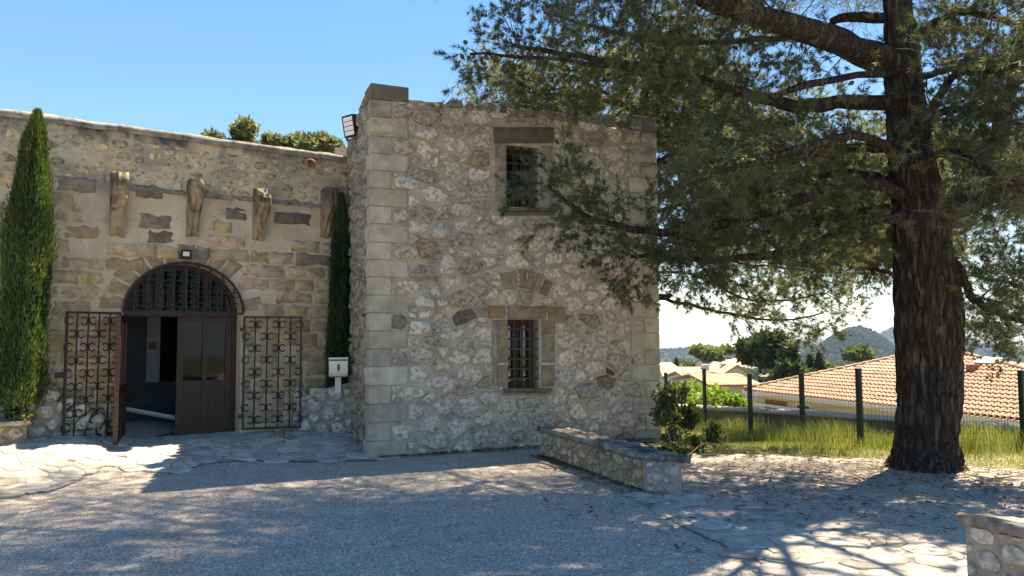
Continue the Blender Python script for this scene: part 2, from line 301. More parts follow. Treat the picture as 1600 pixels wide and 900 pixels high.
# ------------------------------------------------------------------ stone packing
def clip(poly, a, b, c):
    "keep a*x + b*y <= c"
    r = []; n = len(poly)
    for i in range(n):
        p, q = poly[i], poly[(i + 1) % n]; dp = a * p[0] + b * p[1] - c; dq = a * q[0] + b * q[1] - c
        if dp <= 0: r.append(p)
        if dp * dq < 0: t = dp / (dp - dq); r.append((p[0] + t * (q[0] - p[0]), p[1] + t * (q[1] - p[1])))
    return r
def pack(x0, x1, y0, y1, rmin, rmax, seed, asp=1.25, rects=(), inside=None, tries=9000, power=2.2, spread=0.92):
    "cells of a power diagram over packed circles: irregular stones of many sizes"
    rg = np.random.default_rng(seed); C = np.zeros((0, 2)); Rr = np.zeros(0); ar = (x1 - x0) * (y1 - y0)
    rad = rmin + (rmax - rmin) * np.sort(rg.random(tries) ** power)[::-1]
    for r in rad:
        for _ in range(2):
            p = np.array([rg.uniform(x0, x1), rg.uniform(y0, y1)])
            if any(a - r * .35 < p[0] < b_ + r * .35 and c - r * .35 < p[1] < d + r * .35 for a, b_, c, d in rects): continue
            if inside and not inside(p[0], p[1]): continue
            if len(C):
                dd = (C - p) / np.array([asp ** .5, asp ** -.5])
                if np.any(np.hypot(dd[:, 0], dd[:, 1]) < (Rr + r) * spread): continue
            C = np.vstack([C, p]); Rr = np.append(Rr, r); break
    S = np.array([asp ** .5, asp ** -.5]); Q = C / S; cells = []
    for i in range(len(Q)):
        k = Rr[i] * 2.6; poly = [(Q[i][0] + k * math.cos(t), Q[i][1] + k * math.sin(t)) for t in np.arange(8) * math.pi / 4 + rg.random()]
        d = np.hypot(*(Q - Q[i]).T); idx = np.argsort(d)[1:24]
        for j in idx:
            a, b_ = Q[j] - Q[i]; c = (Q[j] @ Q[j] - Q[i] @ Q[i] - Rr[j] ** 2 + Rr[i] ** 2) / 2; poly = clip(poly, a, b_, c)
            if len(poly) < 3: break
        if len(poly) < 3: continue
        poly = [(p[0] * S[0], p[1] * S[1]) for p in poly]; cx, cy = C[i]
        for a, b_, c, d_ in list(rects):
            if len(poly) < 3: break
            sep = [a - cx, cx - b_, c - cy, cy - d_]; kk = int(np.argmax(sep))
            ov = min(p[0] for p in poly) < b_ and max(p[0] for p in poly) > a and min(p[1] for p in poly) < d_ and max(p[1] for p in poly) > c
            if ov and len(poly) >= 3:
                poly = clip(poly, *[(1, 0, a), (-1, 0, -b_), (0, 1, c), (0, -1, -d_)][kk])
        for A_ in ((-1, 0, -x0), (1, 0, x1), (0, -1, -y0), (0, 1, y1)):
            if len(poly) >= 3: poly = clip(poly, *A_)
        if len(poly) >= 3: cells.append(np.array(poly))
    return cells
def area(p):
    x, y = p[:, 0], p[:, 1]; return 0.5 * abs(x @ np.roll(y, -1) - y @ np.roll(x, -1))
def outline(poly, n, gap, rg, jit=0.07):
    "angular outline of n points inside the cell, the joint left free"
    c = poly.mean(0); q = [tuple(p) for p in poly]; m = len(poly); sg = 1 if (poly[:, 0] @ np.roll(poly[:, 1], -1) - poly[:, 1] @ np.roll(poly[:, 0], -1)) > 0 else -1
    for i in range(m):
        p, e = poly[i], poly[(i + 1) % m] - poly[i]; ln = math.hypot(*e)
        if ln < 1e-6: continue
        nx, ny = sg * e[1] / ln, -sg * e[0] / ln; dd = nx * (p[0] - c[0]) + ny * (p[1] - c[1]); g = min(gap * rg.uniform(.5, 1.6), dd * .5)
        r_ = clip(q, nx, ny, nx * p[0] + ny * p[1] - g)
        if len(r_) >= 3: q = r_
    q = np.array(q); c = q.mean(0); sl_ = np.hypot(*(np.roll(q, -1, 0) - q).T); cum = np.r_[0, np.cumsum(sl_)]; t = (np.arange(n) + rg.random() + rg.uniform(-.3, .3, n)) / n * cum[-1] % cum[-1]; t.sort()
    qq = np.vstack([q, q[:1]]); o = np.stack([np.interp(t, cum, qq[:, 0]), np.interp(t, cum, qq[:, 1])], 1) - c
    if sg < 0: o = o[::-1]
    return c, o * (1 - jit * rg.random((n, 1)))
def stone(poly, PF, rg, gap=0.012, hgt=0.03, n=10, jit=0.09, flat=0.5, back=-0.03):
    c, o = outline(poly, n, gap, rg, jit); hs = hgt * rg.uniform(.6, 1.25); k = np.full(n, 1.0)
    tilt = rg.uniform(-.25, .25, 2) / max(np.hypot(*o.T).max(), .02) * hs
    def ring(s, h, j): 
        q = o * s * (1 + rg.uniform(-j, j, (n, 1))); hh = h + (q @ tilt) * (h > 0) + rg.uniform(-j, j, n) * hs * 1.6 * (h > 0); return PF(c[0] + q[:, 0], c[1] + q[:, 1], hh)
    V = np.concatenate([ring(1.0, back, 0), ring(0.97, hs * .55, .02), ring(flat + .12 * rg.random(), hs, .1), PF(np.array([c[0]]), np.array([c[1]]), np.array([hs * rg.uniform(.95, 1.2)]))])
    Fc = []
    for a in (0, n):
        for j in range(n): Fc.append((a + j, a + (j + 1) % n, a + n + (j + 1) % n, a + n + j))
    for j in range(n): Fc.append((2 * n + j, 2 * n + (j + 1) % n, 3 * n))
    return V, Fc
def block(PF, quad, h0, h1, bev=0.008, rg=None, jit=0.0, sub=1):
    "dressed block: convex outline with a chamfered face"
    q = np.asarray(quad, float); c = q.mean(0)
    if sub > 1:
        q = np.concatenate([[q[i] + (q[(i + 1) % len(q)] - q[i]) * k / sub for k in range(sub)] for i in range(len(q))])
    if rg is not None and jit: q = q + rg.normal(0, jit, q.shape)
    n = len(q); d = q - c; L_ = np.hypot(*d.T)[:, None]; q2 = c + d * (1 - bev * 1.4 / L_)
    hh = h1 + (rg.normal(0, jit * .35, n) if rg is not None else 0)
    V = np.concatenate([PF(q[:, 0], q[:, 1], np.full(n, h0)), PF(q[:, 0], q[:, 1], np.full(n, h1 - bev)), PF(q2[:, 0], q2[:, 1], np.broadcast_to(hh, (n,)))]); Fc = []
    for a in (0, n):
        for j in range(n): Fc.append((a + j, a + (j + 1) % n, a + n + (j + 1) % n, a + n + j))
    Fc.append(tuple(range(2 * n, 3 * n))); return V, Fc
def warped(PF, amp, freq, rects=(), seed=0):
    "bend the plane a little so that stones lose their straight sides; still next to dressed stone"
    def f(u, v, h):
        u, v, h = np.broadcast_arrays(np.asarray(u, float), np.asarray(v, float), np.asarray(h, float)); w_ = np.ones(u.shape)
        for a, b_, c, d in rects:
            dx = np.maximum(np.maximum(a - u, u - b_), 0); dy = np.maximum(np.maximum(c - v, v - d), 0); w_ = np.minimum(w_, np.clip((np.hypot(dx, dy) - .02) / .12, 0, 1))
        q = np.stack([u * freq, v * freq, u * 0], -1); return PF(u + (vnoise(q, seed) - .5) * 2 * amp * w_, v + (vnoise(q, seed + 5) - .5) * 2 * amp * w_, h)
    return f
def place(items, name, mt, parent, limit=300, smooth_=True):
    "items (size, (V, F), colour): the largest as parts of their own, the rest as one"
    items = sorted(items, key=lambda i: -i[0])
    for s, VF, c in items[:limit]: part(name, VF, mt, parent, smooth_, col=c)
    rest = items[limit:]
    if rest:
        V, Fc = join(*[i[1] for i in rest]); C_ = np.concatenate([np.tile(i[2], (len(i[1][0]), 1)) for i in rest])
        part('small_' + name + 's', (V, Fc), mt, parent, smooth_, col=C_, kind='stuff')
def palette(rg, warm=0.0):
    k = rg.random()
    if k < .66: c = np.array([.8, .73, .62]) * rg.uniform(.76, 1.03)
    elif k < .92: c = np.array([.54, .49, .41]) * rg.uniform(.75, 1.12)
    elif k < .998: c = np.array([.47, .4, .3]) * rg.uniform(.75, 1.1)
    else: c = np.array([.17, .145, .115])
    return c * np.array([1 + warm * .06, 1, 1 - warm * .14])

# ================================================================== ground
def struct(o, kind='structure'): o['kind'] = kind; return o
def grid(xs, ys, lift=0.0, rough=0.0):
    X, Y = np.meshgrid(xs, ys); Z = terrain(X, Y) + lift
    if rough: Z = Z + (fbm(np.stack([X * 1.5, Y * 1.5, X * 0], -1), 3, 3) - .45) * rough
    n, m = X.shape; V = np.stack([X, Y, Z], -1).reshape(-1, 3); i = (np.arange(n - 1)[:, None] * m + np.arange(m - 1)).ravel()
    return V, np.stack([i, i + 1, i + m + 1, i + m], 1)
def geo(a, b, n): return np.geomspace(a, b, n)
M['earth'] = mat('dry_earth_and_grass', (0.085, 0.085, 0.035), (0.17, 0.15, 0.08), 1.3, 0.95, 0.6, 20)
def gravel_extra(t, v, c):
    ln = t.links.new
    vo = t.nodes.new('ShaderNodeTexVoronoi'); vo.inputs['Scale'].default_value = 75; ln(v, vo.inputs['Vector'])
    hs = t.nodes.new('ShaderNodeSeparateColor'); ln(vo.outputs['Color'], hs.inputs[0]); mr = t.nodes.new('ShaderNodeMapRange'); mr.inputs['To Min'].default_value = 0.45; mr.inputs['To Max'].default_value = 1.6
    ln(hs.outputs[0], mr.inputs['Value']); mx = t.nodes.new('ShaderNodeMixRGB'); mx.blend_type = 'MULTIPLY'; mx.inputs[0].default_value = 1; ln(c, mx.inputs[1]); ln(mr.outputs[0], mx.inputs[2])
    return stain(t, v, mx.outputs[0], 0.55, 0.5, 0.72, (0.2, 0.165, 0.13), 0.45)
M['gravel'] = mat('fine_gravel', (0.36, 0.32, 0.275), (0.45, 0.4, 0.345), 3, 0.95, 1.0, 90, extra=gravel_extra, bdist=0.01)
_g = np.concatenate([-geo(6000, 24, 26), np.linspace(-22, 22, 60), geo(24, 6000, 26)])
_gy = np.concatenate([-geo(6000, 10, 18), np.linspace(-8, 30, 70), geo(32, 6200, 34)])
struct(part('ground', grid(_g, _gy, -0.02), M['earth'], None, True))
# gravel yard: a sheet whose far edge follows the grass line right of the tower
_ed = [gnd(x, y) for x, y in ((1000, 700), (1090, 711), (1180, 712), (1290, 714), (1395, 719), (1500, 726), (1600, 731), (1900, 745))]
ex, ey = [p[0] for p in _ed], [p[1] for p in _ed]
xs = np.concatenate([np.linspace(-14, -8, 8), np.linspace(-7.8, 9, 110), np.linspace(9.4, 16, 10)])
ts = np.linspace(0, 1, 90)
X = np.repeat(xs[None], len(ts), 0); far = np.where(xs < ex[0], 15.5, np.interp(xs, ex, ey)); far = far + (fbm(np.stack([xs * 2, xs * 0, xs * 0], -1), 8, 3) - .45) * .5
Y = -4 + (far[None] + 4) * ts[:, None]; Z = terrain(X, Y) + (fbm(np.stack([X * 1.2, Y * 1.2, X * 0], -1), 3, 3) - .45) * 0.02
m_ = len(xs); i = (np.arange(len(ts) - 1)[:, None] * m_ + np.arange(m_ - 1)).ravel()
yard = struct(part('gravel_yard', (np.stack([X, Y, Z], -1).reshape(-1, 3), np.stack([i, i + 1, i + m_ + 1, i + m_], 1)), M['gravel'], None, True))

def inpoly(px, py, poly):
    r = False; n = len(poly)
    for i in range(n):
        x1, y1 = poly[i][:2]; x2, y2 = poly[(i + 1) % n][:2]
        if (y1 > py) != (y2 > py) and px < (x2 - x1) * (py - y1) / (y2 - y1) + x1: r = not r
    return r
def gravel_stones(n, seed):
    "loose pebbles on the yard: uncountable, one object"
    rg = np.random.default_rng(seed); y = rg.uniform(4.6, 10.5, n * 2) ; x = rg.uniform(-1, 1, n * 2) * (y * .72)
    keep = rg.random(n * 2) < np.clip(1.5 - (y - 4.6) / 5.5, .12, 1); x, y = x[keep][:n], y[keep][:n]; n = len(x)
    s = rg.uniform(.0035, .0085, n) * np.where(rg.random(n) < .03, 1.8, 1); z = terrain(x, y) + (fbm(np.stack([x * 1.2, y * 1.2, x * 0], -1), 3, 3) - .45) * 0.02 + s * .2
    O = np.array([(1, 0, 0), (0, 1, 0), (-1, 0, 0), (0, -1, 0), (0, 0, .75), (0, 0, -.75)]); Fo = np.array([(0, 1, 4), (1, 2, 4), (2, 3, 4), (3, 0, 4)])
    a = rg.uniform(0, 6.28, n); V = O[None] * s[:, None, None] * rg.uniform(.65, 1.3, (n, 6, 1)); ca, sa = np.cos(a)[:, None], np.sin(a)[:, None]
    V = np.stack([V[..., 0] * ca - V[..., 1] * sa, V[..., 0] * sa + V[..., 1] * ca, V[..., 2]], -1) + np.stack([x, y, z], 1)[:, None]
    Fc = (Fo[None] + (np.arange(n) * 6)[:, None, None]).reshape(-1, 3); g = rg.uniform(.55, 1.75, n)[:, None] * np.array([1, .985, .96]) * (1 + rg.normal(0, .05, (n, 3)))
    return V.reshape(-1, 3), Fc, np.repeat(g, 6, 0)
M['pebble'] = mat('gravel_pebbles', (0.36, 0.32, 0.275), (0.46, 0.41, 0.35), 20, 0.9, attr=True)
V, Fc, gc = gravel_stones(42000, 5)
o = part('loose_gravel', (V, Fc), M['pebble'], None, False, col=gc); o['kind'] = 'stuff'; o['label'] = 'loose grey gravel on the yard'; o['category'] = 'gravel'

def paving(name, pts, seed, rmin, rmax, col, warm, lift=0.0, ragged=0.0):
    P = np.array(pts); base = P[:, :2]; rg = np.random.default_rng(seed)
    x0, y0 = base.min(0); x1, y1 = base.max(0)
    def ins(x, y): return inpoly(x, y, base)
    # joint bed
    nx, ny = 90, 60; gx = np.linspace(x0, x1, nx); gy = np.linspace(y0, y1, ny); V = []; Fc = []; idx = {}
    for a in range(nx - 1):
        for b_ in range(ny - 1):
            if ins((gx[a] + gx[a + 1]) / 2, (gy[b_] + gy[b_ + 1]) / 2):
                q = []
                for i, j in ((a, b_), (a + 1, b_), (a + 1, b_ + 1), (a, b_ + 1)):
                    if (i, j) not in idx: idx[(i, j)] = len(V); V.append((gx[i], gy[j], float(terrain(gx[i], gy[j])) + 0.014 + lift))
                    q.append(idx[(i, j)])
                Fc.append(q)
    root = struct(part(name, (V, Fc), M['joint'], None, True))
    def PF(u, v, h): 
        u, v, h = np.broadcast_arrays(np.asarray(u, float), np.asarray(v, float), np.asarray(h, float)); return np.stack([u, v, terrain(u, v) + 0.014 + lift + h], -1)
    items = []; PFW = warped(PF, .05, 4.0, (), seed)
    for c in pack(x0 - .3, x1 + .3, y0 - .3, y1 + .3, rmin, rmax, seed, 1.15, tries=4500, power=1.6, spread=.72):
        if area(c) < .004 or not ins(*c.mean(0)): continue
        cc, ol = outline(c, 12, .006, rg, .03); q = cc + ol
        if ragged and rg.random() < ragged: continue
        t = rg.uniform(.003, .014)
        it = block(PFW, q, -.01, t, .006, rg, .002)
        items.append((area(c), it, np.array(col) * rg.uniform(.72, 1.12) * np.array([1 + rg.normal(0, .02), 1, 1 - warm * rg.random()])))
    place(items, 'paving_stone', M['paving'], root, 300, False)
    return root
pv = [gnd(*p) for p in ((-160, 742), (-160, 690), (90, 684), (190, 676), (375, 668), (470, 672), (552, 680), (576, 704), (612, 719), (480, 722), (400, 720), (335, 723), (300, 732), (262, 742), (222, 733), (160, 724), (80, 722), (0, 727))]
paving('entrance_paving', pv, 11, .07, .19, (.52, .495, .45), .1)
pp = [gnd(*p) for p in ((975, 765), (1006, 773), (1068, 776), (1140, 780), (1215, 796), (1290, 816), (1400, 843), (1508, 866), (1640, 895), (1640, 960), (1330, 960), (1230, 900), (1150, 862), (1070, 826), (1010, 793))]
paving('path_paving', pp, 12, .09, .2, (.43, .415, .385), .08, ragged=.06)

# ================================================================== the hall (left building)
rg = np.random.default_rng(21)
u_l = -9.5; u_door0, z_sill = FAC.uz(188, 691); u_door1, _ = FAC.uz(374, 678); z_sill = 0.155
z_tr = FAC.uz(280, 489)[1]; z_arch = FAC.uz(288, 412)[1]; uc = (u_door0 + u_door1) / 2; ra = (u_door1 - u_door0) / 2; rb = z_arch - z_tr
z_top = 0.5 * (FAC.uz(100, 187)[1] + FAC.uz(500, 242)[1])
hall = thing('stone_hall', FAC.P(uc, 0), 'long tan stone hall with arched doorway and four projecting corbels', 'building')
def hall_wall(h0, h1):
    V, Fc = [], []
    arch = [(uc - ra, -0.3)] + [(uc - ra * math.cos(t), z_tr + rb * math.sin(t)) for t in np.linspace(0, math.pi, 25)] + [(uc + ra, -0.3)]
    ul = list(np.linspace(u_l, uc - ra, 12)); ur = list(np.linspace(uc + ra, 0.6, 6))
    for h in (h0, h1):
        s = len(V)
        top = lambda u: z_top - .06 + .05 * math.sin(u * 1.3) * 0
        for a, b_ in zip(ul[:-1], ul[1:]): k = len(V); V += [FAC.P(a, -.3, h), FAC.P(b_, -.3, h), FAC.P(b_, top(b_), h), FAC.P(a, top(a), h)]; Fc.append((k, k + 1, k + 2, k + 3))
        for a, b_ in zip(ur[:-1], ur[1:]): k = len(V); V += [FAC.P(a, -.3, h), FAC.P(b_, -.3, h), FAC.P(b_, top(b_), h), FAC.P(a, top(a), h)]; Fc.append((k, k + 1, k + 2, k + 3))
        for a, b_ in zip(arch[1:-2], arch[2:-1]): k = len(V); V += [FAC.P(a[0], a[1], h), FAC.P(b_[0], b_[1], h), FAC.P(b_[0], top(0), h), FAC.P(a[0], top(0), h)]; Fc.append((k, k + 1, k + 2, k + 3))
    for a, b_ in zip(arch[:-1], arch[1:]): k = len(V); V += [FAC.P(a[0], a[1], h1), FAC.P(b_[0], b_[1], h1), FAC.P(b_[0], b_[1], h0), FAC.P(a[0], a[1], h0)]; Fc.append((k, k + 1, k + 2, k + 3))
    k = len(V); V += [FAC.P(u_l, z_top - .06, h0), FAC.P(.6, z_top - .06, h0), FAC.P(.6, z_top - .06, h1), FAC.P(u_l, z_top - .06, h1)]; Fc.append((k, k + 1, k + 2, k + 3))
    return np.array(V), Fc
part('wall', hall_wall(-.55, 0), M['render'], hall)
# room behind the wall, its floor, back and side walls, ceiling
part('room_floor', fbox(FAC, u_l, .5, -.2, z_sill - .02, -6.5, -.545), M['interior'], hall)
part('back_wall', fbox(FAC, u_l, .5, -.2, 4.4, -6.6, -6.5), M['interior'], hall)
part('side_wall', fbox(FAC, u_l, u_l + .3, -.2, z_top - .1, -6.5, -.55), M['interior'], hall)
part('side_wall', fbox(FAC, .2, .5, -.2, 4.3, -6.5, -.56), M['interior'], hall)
part('roof', fbox(FAC, u_l, .45, 4.3, 4.5, -6.6, -.56), M['terracotta'], hall)
# coping: an uneven bead of pale mortar
n = 90; us = np.linspace(u_l, -.02, n); prof = [(.05, -.1), (.075, -.03), (.05, .03), (-.05, .07), (-.3, .075), (-.6, .05), (-.62, -.1)]
V = []; nn = vnoise(np.stack([us * 3, us * 0, us * 0], -1), 5)
for j, (h, z) in enumerate(prof):
    wob = vnoise(np.stack([us * 6, us * 0 + j, us * 0], -1), 6 + j) - .5
    V.append(FAC.P(us, z_top + z * .8 + (nn - .5) * .012 + wob * .018 * (z > -.05), h + wob * .03))
V = np.stack(V, 1).reshape(-1, 3); k = len(prof); Fc = [(i * k + j, (i + 1) * k + j, (i + 1) * k + j + 1, i * k + j + 1) for i in range(n - 1) for j in range(k - 1)]
part('coping', (V, Fc), M['coping'], hall, True)
# dressed blocks in the lower wall
z_cor = FAC.uz(250, 380)[1]; z_blk = FAC.uz(250, 300)[1]
corb = [((171, 195), 273, 370), ((291, 309), 283, 371), ((395, 412), 296, 376), ((500, 514), 297, 372)]
cu = [(FAC.uz(a, (t + b_) / 2)[0], FAC.uz(b, (t + b_) / 2)[0], FAC.uz(a, t)[1], FAC.uz(a, b_)[1]) for (a, b), t, b_ in corb]
items = []; z = 0.02; row = 0
while z < z_blk:
    hh = rg.uniform(.205, .265); uu = u_l + rg.uniform(0, .5)
    while uu < -.02:
        ww = rg.uniform(.3, .72); a, b_ = uu + .012, min(uu + ww, -.01) - .012; uu += ww
        if b_ - a < .1: continue
        zm = z + hh / 2
        def hits(a, b_, z0, z1):
            if b_ > uc - ra - .02 and a < uc + ra + .02 and z0 < z_tr: return True
            for t in np.linspace(.02, math.pi - .02, 40):
                p = (uc - (ra + .03) * math.cos(t), z_tr + (rb + .03) * math.sin(t))
                if a < p[0] < b_ and z0 < p[1] < z1: return True
            return any(abs((a + b_) / 2 - uc) < ra * .9 and z_tr <= zz <= z_tr + rb * .7 for zz in (z0, z1)) or any(c0 - .03 < b_ and a < c1 + .03 and z1 > c3 - .03 for c0, c1, c2, c3 in cu)
        z0, z1 = z + .012, z + hh - .012
        if hits(a, b_, z0, z1):
            if a < uc - ra and b_ > uc - ra - .02 and uc - ra - .03 - a > .12 and z1 < z_tr: b_ = uc - ra - .03
            elif a < uc + ra + .03 and b_ > uc + ra and b_ - uc - ra > .15 and z1 < z_tr: a = uc + ra + .03
            else: continue
        if rg.random() < (.04 if z < z_tr + .3 else .14) : continue
        q = np.array([(a, z0), (b_, z0), (b_, z1), (a, z1)]); sh = rg.uniform(.0, .05); q = q + (q.mean(0) - q) * np.array([sh, sh * 1.5])
        c = np.array([.63, .475, .3]) * rg.uniform(.78, 1.1) * np.array([1, rg.uniform(.94, 1.06), rg.uniform(.85, 1.15)])
        if z > z_cor - .25 and rg.random() < .2: c = np.array([.3, .255, .195]) * rg.uniform(.7, 1.2)
        if FAC.uz(300, 330)[1] < z + hh * .5 < FAC.uz(300, 304)[1] + .05 and a > cu[0][0]: c = np.array([.24, .22, .185]) * rg.uniform(.75, 1.2)
        items.append(((b_ - a) * hh, block(FAC.P, q, -.03, rg.uniform(.006, .024), .014, rg, .014, 5), c))
    z += hh; row += 1
place(items, 'ashlar_block', M['block'], hall, 160, True)
# rubble in the upper wall
items = []
rc = [(c0 - .03, c1 + .03, c3 - .05, c2 + .05) for c0, c1, c2, c3 in cu]
for c in pack(u_l, -.02, z_blk + .02, z_top - .17, .03, .11, 22, 1.5, rects=rc, tries=6000, power=2.2, spread=.95):
    if area(c) < .003 or rg.random() < .12: continue
    cl = palette(rg, 1.0) * np.array([1.02, .97, .85])
    items.append((area(c), stone(c, FAC.P, rg, .02, .012, 10, .16, .62), cl))
place(items, 'rubble_stone', M['rubble'], hall, 260)
# corbels
for i, (c0, c1, c2, c3) in enumerate(cu):
    hh = c2 - c3
    prof = [(-.05, 0), (.30, .0), (.43, -.03), (.46, -.12), (.46, -.28), (.42, -.42), (.31, -.55), (.25, -.58), (.17, -.8), (.07, -.97), (-.05, -1.0)]
    if i == 2: prof = [(-.05, 0), (.2, .0), (.26, -.05), (.26, -.14), (.40, -.15), (.44, -.22), (.43, -.4), (.34, -.5), (.25, -.58), (.17, -.8), (.07, -.97), (-.05, -1.0)]
    uu = np.linspace(c0, c1, 5); V = []
    for u in uu:
        for j, (h, z) in enumerate(prof):
            r1, r2 = rg.normal(0, .012, 2); V.append(FAC.P(u + rg.normal(0, .004), c2 + z * hh + r1, max(h + r2 - (.03 if u in (uu[0], uu[-1]) else 0) * (h > .1), -.05)))
    k = len(prof); Fc = [(a * k + j, (a + 1) * k + j, (a + 1) * k + (j + 1) % k, a * k + (j + 1) % k) for a in range(4) for j in range(k)] + [tuple(range(k))[::-1], tuple(range(4 * k, 5 * k))]
    part('corbel', (np.array(V), Fc), M['corbel'], hall, False, col=np.array([.42, .33, .215]) * rg.uniform(.85, 1.1))
z_led = FAC.uz(300, 304)[1]
for (a0, a1, _, _), (b0, b1, _, _) in zip(cu[:-1], cu[1:]):
    uu = np.linspace(a1 + .02, b0 - .02, 14); V = np.concatenate([FAC.P(uu, z_led + rg.normal(0, .012, 14) + dz, np.full(14, h) + rg.normal(0, .004, 14)) for dz, h in ((.06, -.01), (.012, .045), (-.012, .045), (-.03, -.01))]); part('ledge', (V, [(a * 14 + i, a * 14 + i + 1, (a + 1) * 14 + i + 1, (a + 1) * 14 + i) for a in range(3) for i in range(13)]), M['coping'], hall, True)
# voussoirs round the arch, nearly flush
for i, t in enumerate(np.linspace(0.04, math.pi - .04, 14)[:-1]):
    t2 = t + (math.pi - .08) / 13; g = .012; e = lambda a, k: (uc - (ra + .01 + k) * math.cos(a), z_tr + (rb + .01 + k) * math.sin(a)); k2 = .27 + rg.uniform(-.04, .06)
    if rg.random() < .2: continue
    part('voussoir', block(FAC.P, [e(t + g, 0), e(t + g, k2), e(t2 - g, k2), e(t2 - g, 0)], -.1, rg.uniform(.004, .012), .01, rg, .006, 3), M['block'], hall, True, col=np.array([.44, .35, .23]) * rg.uniform(.8, 1.1))
part('door_sill', fbox(FAC, u_door0 - .1, u_door1 + .15, -.05, z_sill, -.7, .14), M['cement'], hall)
# fixed timber frame and fanlight, set back in the arch
rec = -.26; fw = .07
fr = []
for s in (0, 1):
    a = u_door0 + .005 if s == 0 else u_door1 - fw - .005; fr.append(fbox(FAC, a, a + fw, z_sill + .002, z_tr + .02, rec - .07, rec))
frm = part('door_frame', join(*fr, fbox(FAC, u_door0 + .004, u_door1 - .004, z_tr - .05, z_tr + .05, rec - .08, rec + .012)), M['wood'], hall)
pa = [(math.cos(t), math.sin(t)) for t in np.linspace(0, math.pi, 33)]; V = []
for h in (rec - .07, rec):
    for s in (.999, .9):
        V += [FAC.P(uc - ra * s * c, z_tr + .03 + (rb - .03) * s * sn, h) for c, sn in pa]
k = 33; Fc = []
for j in range(k - 1): Fc += [(2 * k + j, 2 * k + j + 1, 3 * k + j + 1, 3 * k + j), (3 * k + j, 3 * k + j + 1, k + j + 1, k + j), (j, k + j, k + j + 1, j + 1)]
fan = part('fanlight', (np.array(V), Fc), M['wood'], hall)
for x in (-.42, .42): part('mullion', fbox(FAC, uc + x * ra - .03, uc + x * ra + .03, z_tr + .052, z_tr + rb * .9 * math.sqrt(1 - x * x), rec - .06, rec - .004), M['wood'], fan)
for lo, hi in ((-.89, -.46), (-.38, .38), (.46, .89)):
    xs_ = np.linspace(lo, hi, 12); V = [FAC.P(uc + x * ra, z_tr + .05, rec - .035) for x in xs_] + [FAC.P(uc + x * ra, z_tr + .03 + (rb - .03) * .91 * math.sqrt(max(1 - x * x / .83, .002)), rec - .035) for x in xs_]
    part('pane', (np.array(V), [(i, i + 1, 13 + i, 12 + i) for i in range(11)]), M['glass'], fan)
def leaf(PF, w_, z0, z1, parent, th=.05):
    "door leaf: stiles and rails, two panes over two panels; PF(u, z, h) with u from 0 to w_"
    st = .09; zm = z0 + (z1 - z0) * .42; B = lambda a, b_, c, d, h0, h1: (np.array([PF(x, y, h) for h in (h0, h1) for x, y in ((a, c), (b_, c), (b_, d), (a, d))]), BOXF)
    d = part('door_leaf', join(B(0, st, z0, z1, -th, 0), B(w_ - st, w_, z0, z1, -th, 0), B(st, w_ - st, z0, z0 + .16, -th, 0), B(st, w_ - st, zm - .06, zm + .06, -th, 0), B(st, w_ - st, z1 - .09, z1, -th, 0), B(w_ / 2 - .035, w_ / 2 + .035, z0 + .16, zm - .06, -th, -.002), B(w_ / 2 - .035, w_ / 2 + .035, zm + .06, z1 - .09, -th, -.002)), M['wood'], parent)
    for a, b_ in ((st, w_ / 2 - .035), (w_ / 2 + .035, w_ - st)):
        part('panel', join(B(a, b_, z0 + .16, zm - .06, -th + .01, -.02), B(a + .04, b_ - .04, z0 + .2, zm - .1, -.021, -.008)), M['wood'], d)
        part('pane', B(a, b_, zm + .06, z1 - .09, -.032, -.026), M['glass'], d)
    return d
u_mid = FAC.uz(281, 600)[0]; w_leaf = u_door1 - fw - u_mid
leaf(lambda u, z, h: FAC.P(u_mid + u, z, rec - .01 + h), w_leaf - .01, z_sill + .02, z_tr - .055, hall)
hp = FAC.P(u_door0 + fw + .02, 0, rec + .06); ep = at(184, 688, float(hp[1]) - .72); dv = np.array([ep[0] - hp[0], ep[1] - hp[1], 0]); dv /= np.linalg.norm(dv)
nv = np.array([dv[1], -dv[0], 0]); nv = nv if nv[0] > 0 else -nv
ol = leaf(lambda u, z, h: hp + dv * u + np.array([0, 0, 1.0]) * z + nv * h, .8, z_sill + .02, z_tr - .055, hall)
E_ = lambda u0, u1, h0, h1: (np.array([hp + dv * a + nv * h + np.array([0, 0, z]) for z in (z_sill + .02, z_tr - .055) for a, h in ((u0, h0), (u1, h0), (u1, h1), (u0, h1))]), BOXF)
part('worn_edge', E_(.802, .83, -.055, .006), M['wood_edge'], ol)
# inside: pale pilaster with switches, dark doorway, sloping handrail
ins_ = Frame(FAC.P(0, 0, -1.35), FAC.U); ua, ub, uc2 = ins_.uz(229, 550)[0], ins_.uz(250, 550)[0], ins_.uz(295, 550)[0]; zp = ins_.uz(240, 597)[1]
pn = part('interior_pilaster', fbox(ins_, ua, ub, zp, 3.4, -.2, 0), M['panel'], hall)
part('switch_plate', fbox(ins_, ua + .03, ub - .06, 1.5, 1.62, .002, .015), M['black'], pn)
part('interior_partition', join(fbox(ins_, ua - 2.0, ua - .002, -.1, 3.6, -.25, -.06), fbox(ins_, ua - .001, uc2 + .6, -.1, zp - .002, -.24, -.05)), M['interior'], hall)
part('ramp_rail', tube(np.array([Frame(FAC.P(0, 0, -1.0), FAC.U).P(*Frame(FAC.P(0, 0, -1.0), FAC.U).uz(195, 639)), Frame(FAC.P(0, 0, -.7), FAC.U).P(*Frame(FAC.P(0, 0, -.7), FAC.U).uz(290, 656))]), .035, 4), M['white'], hall)

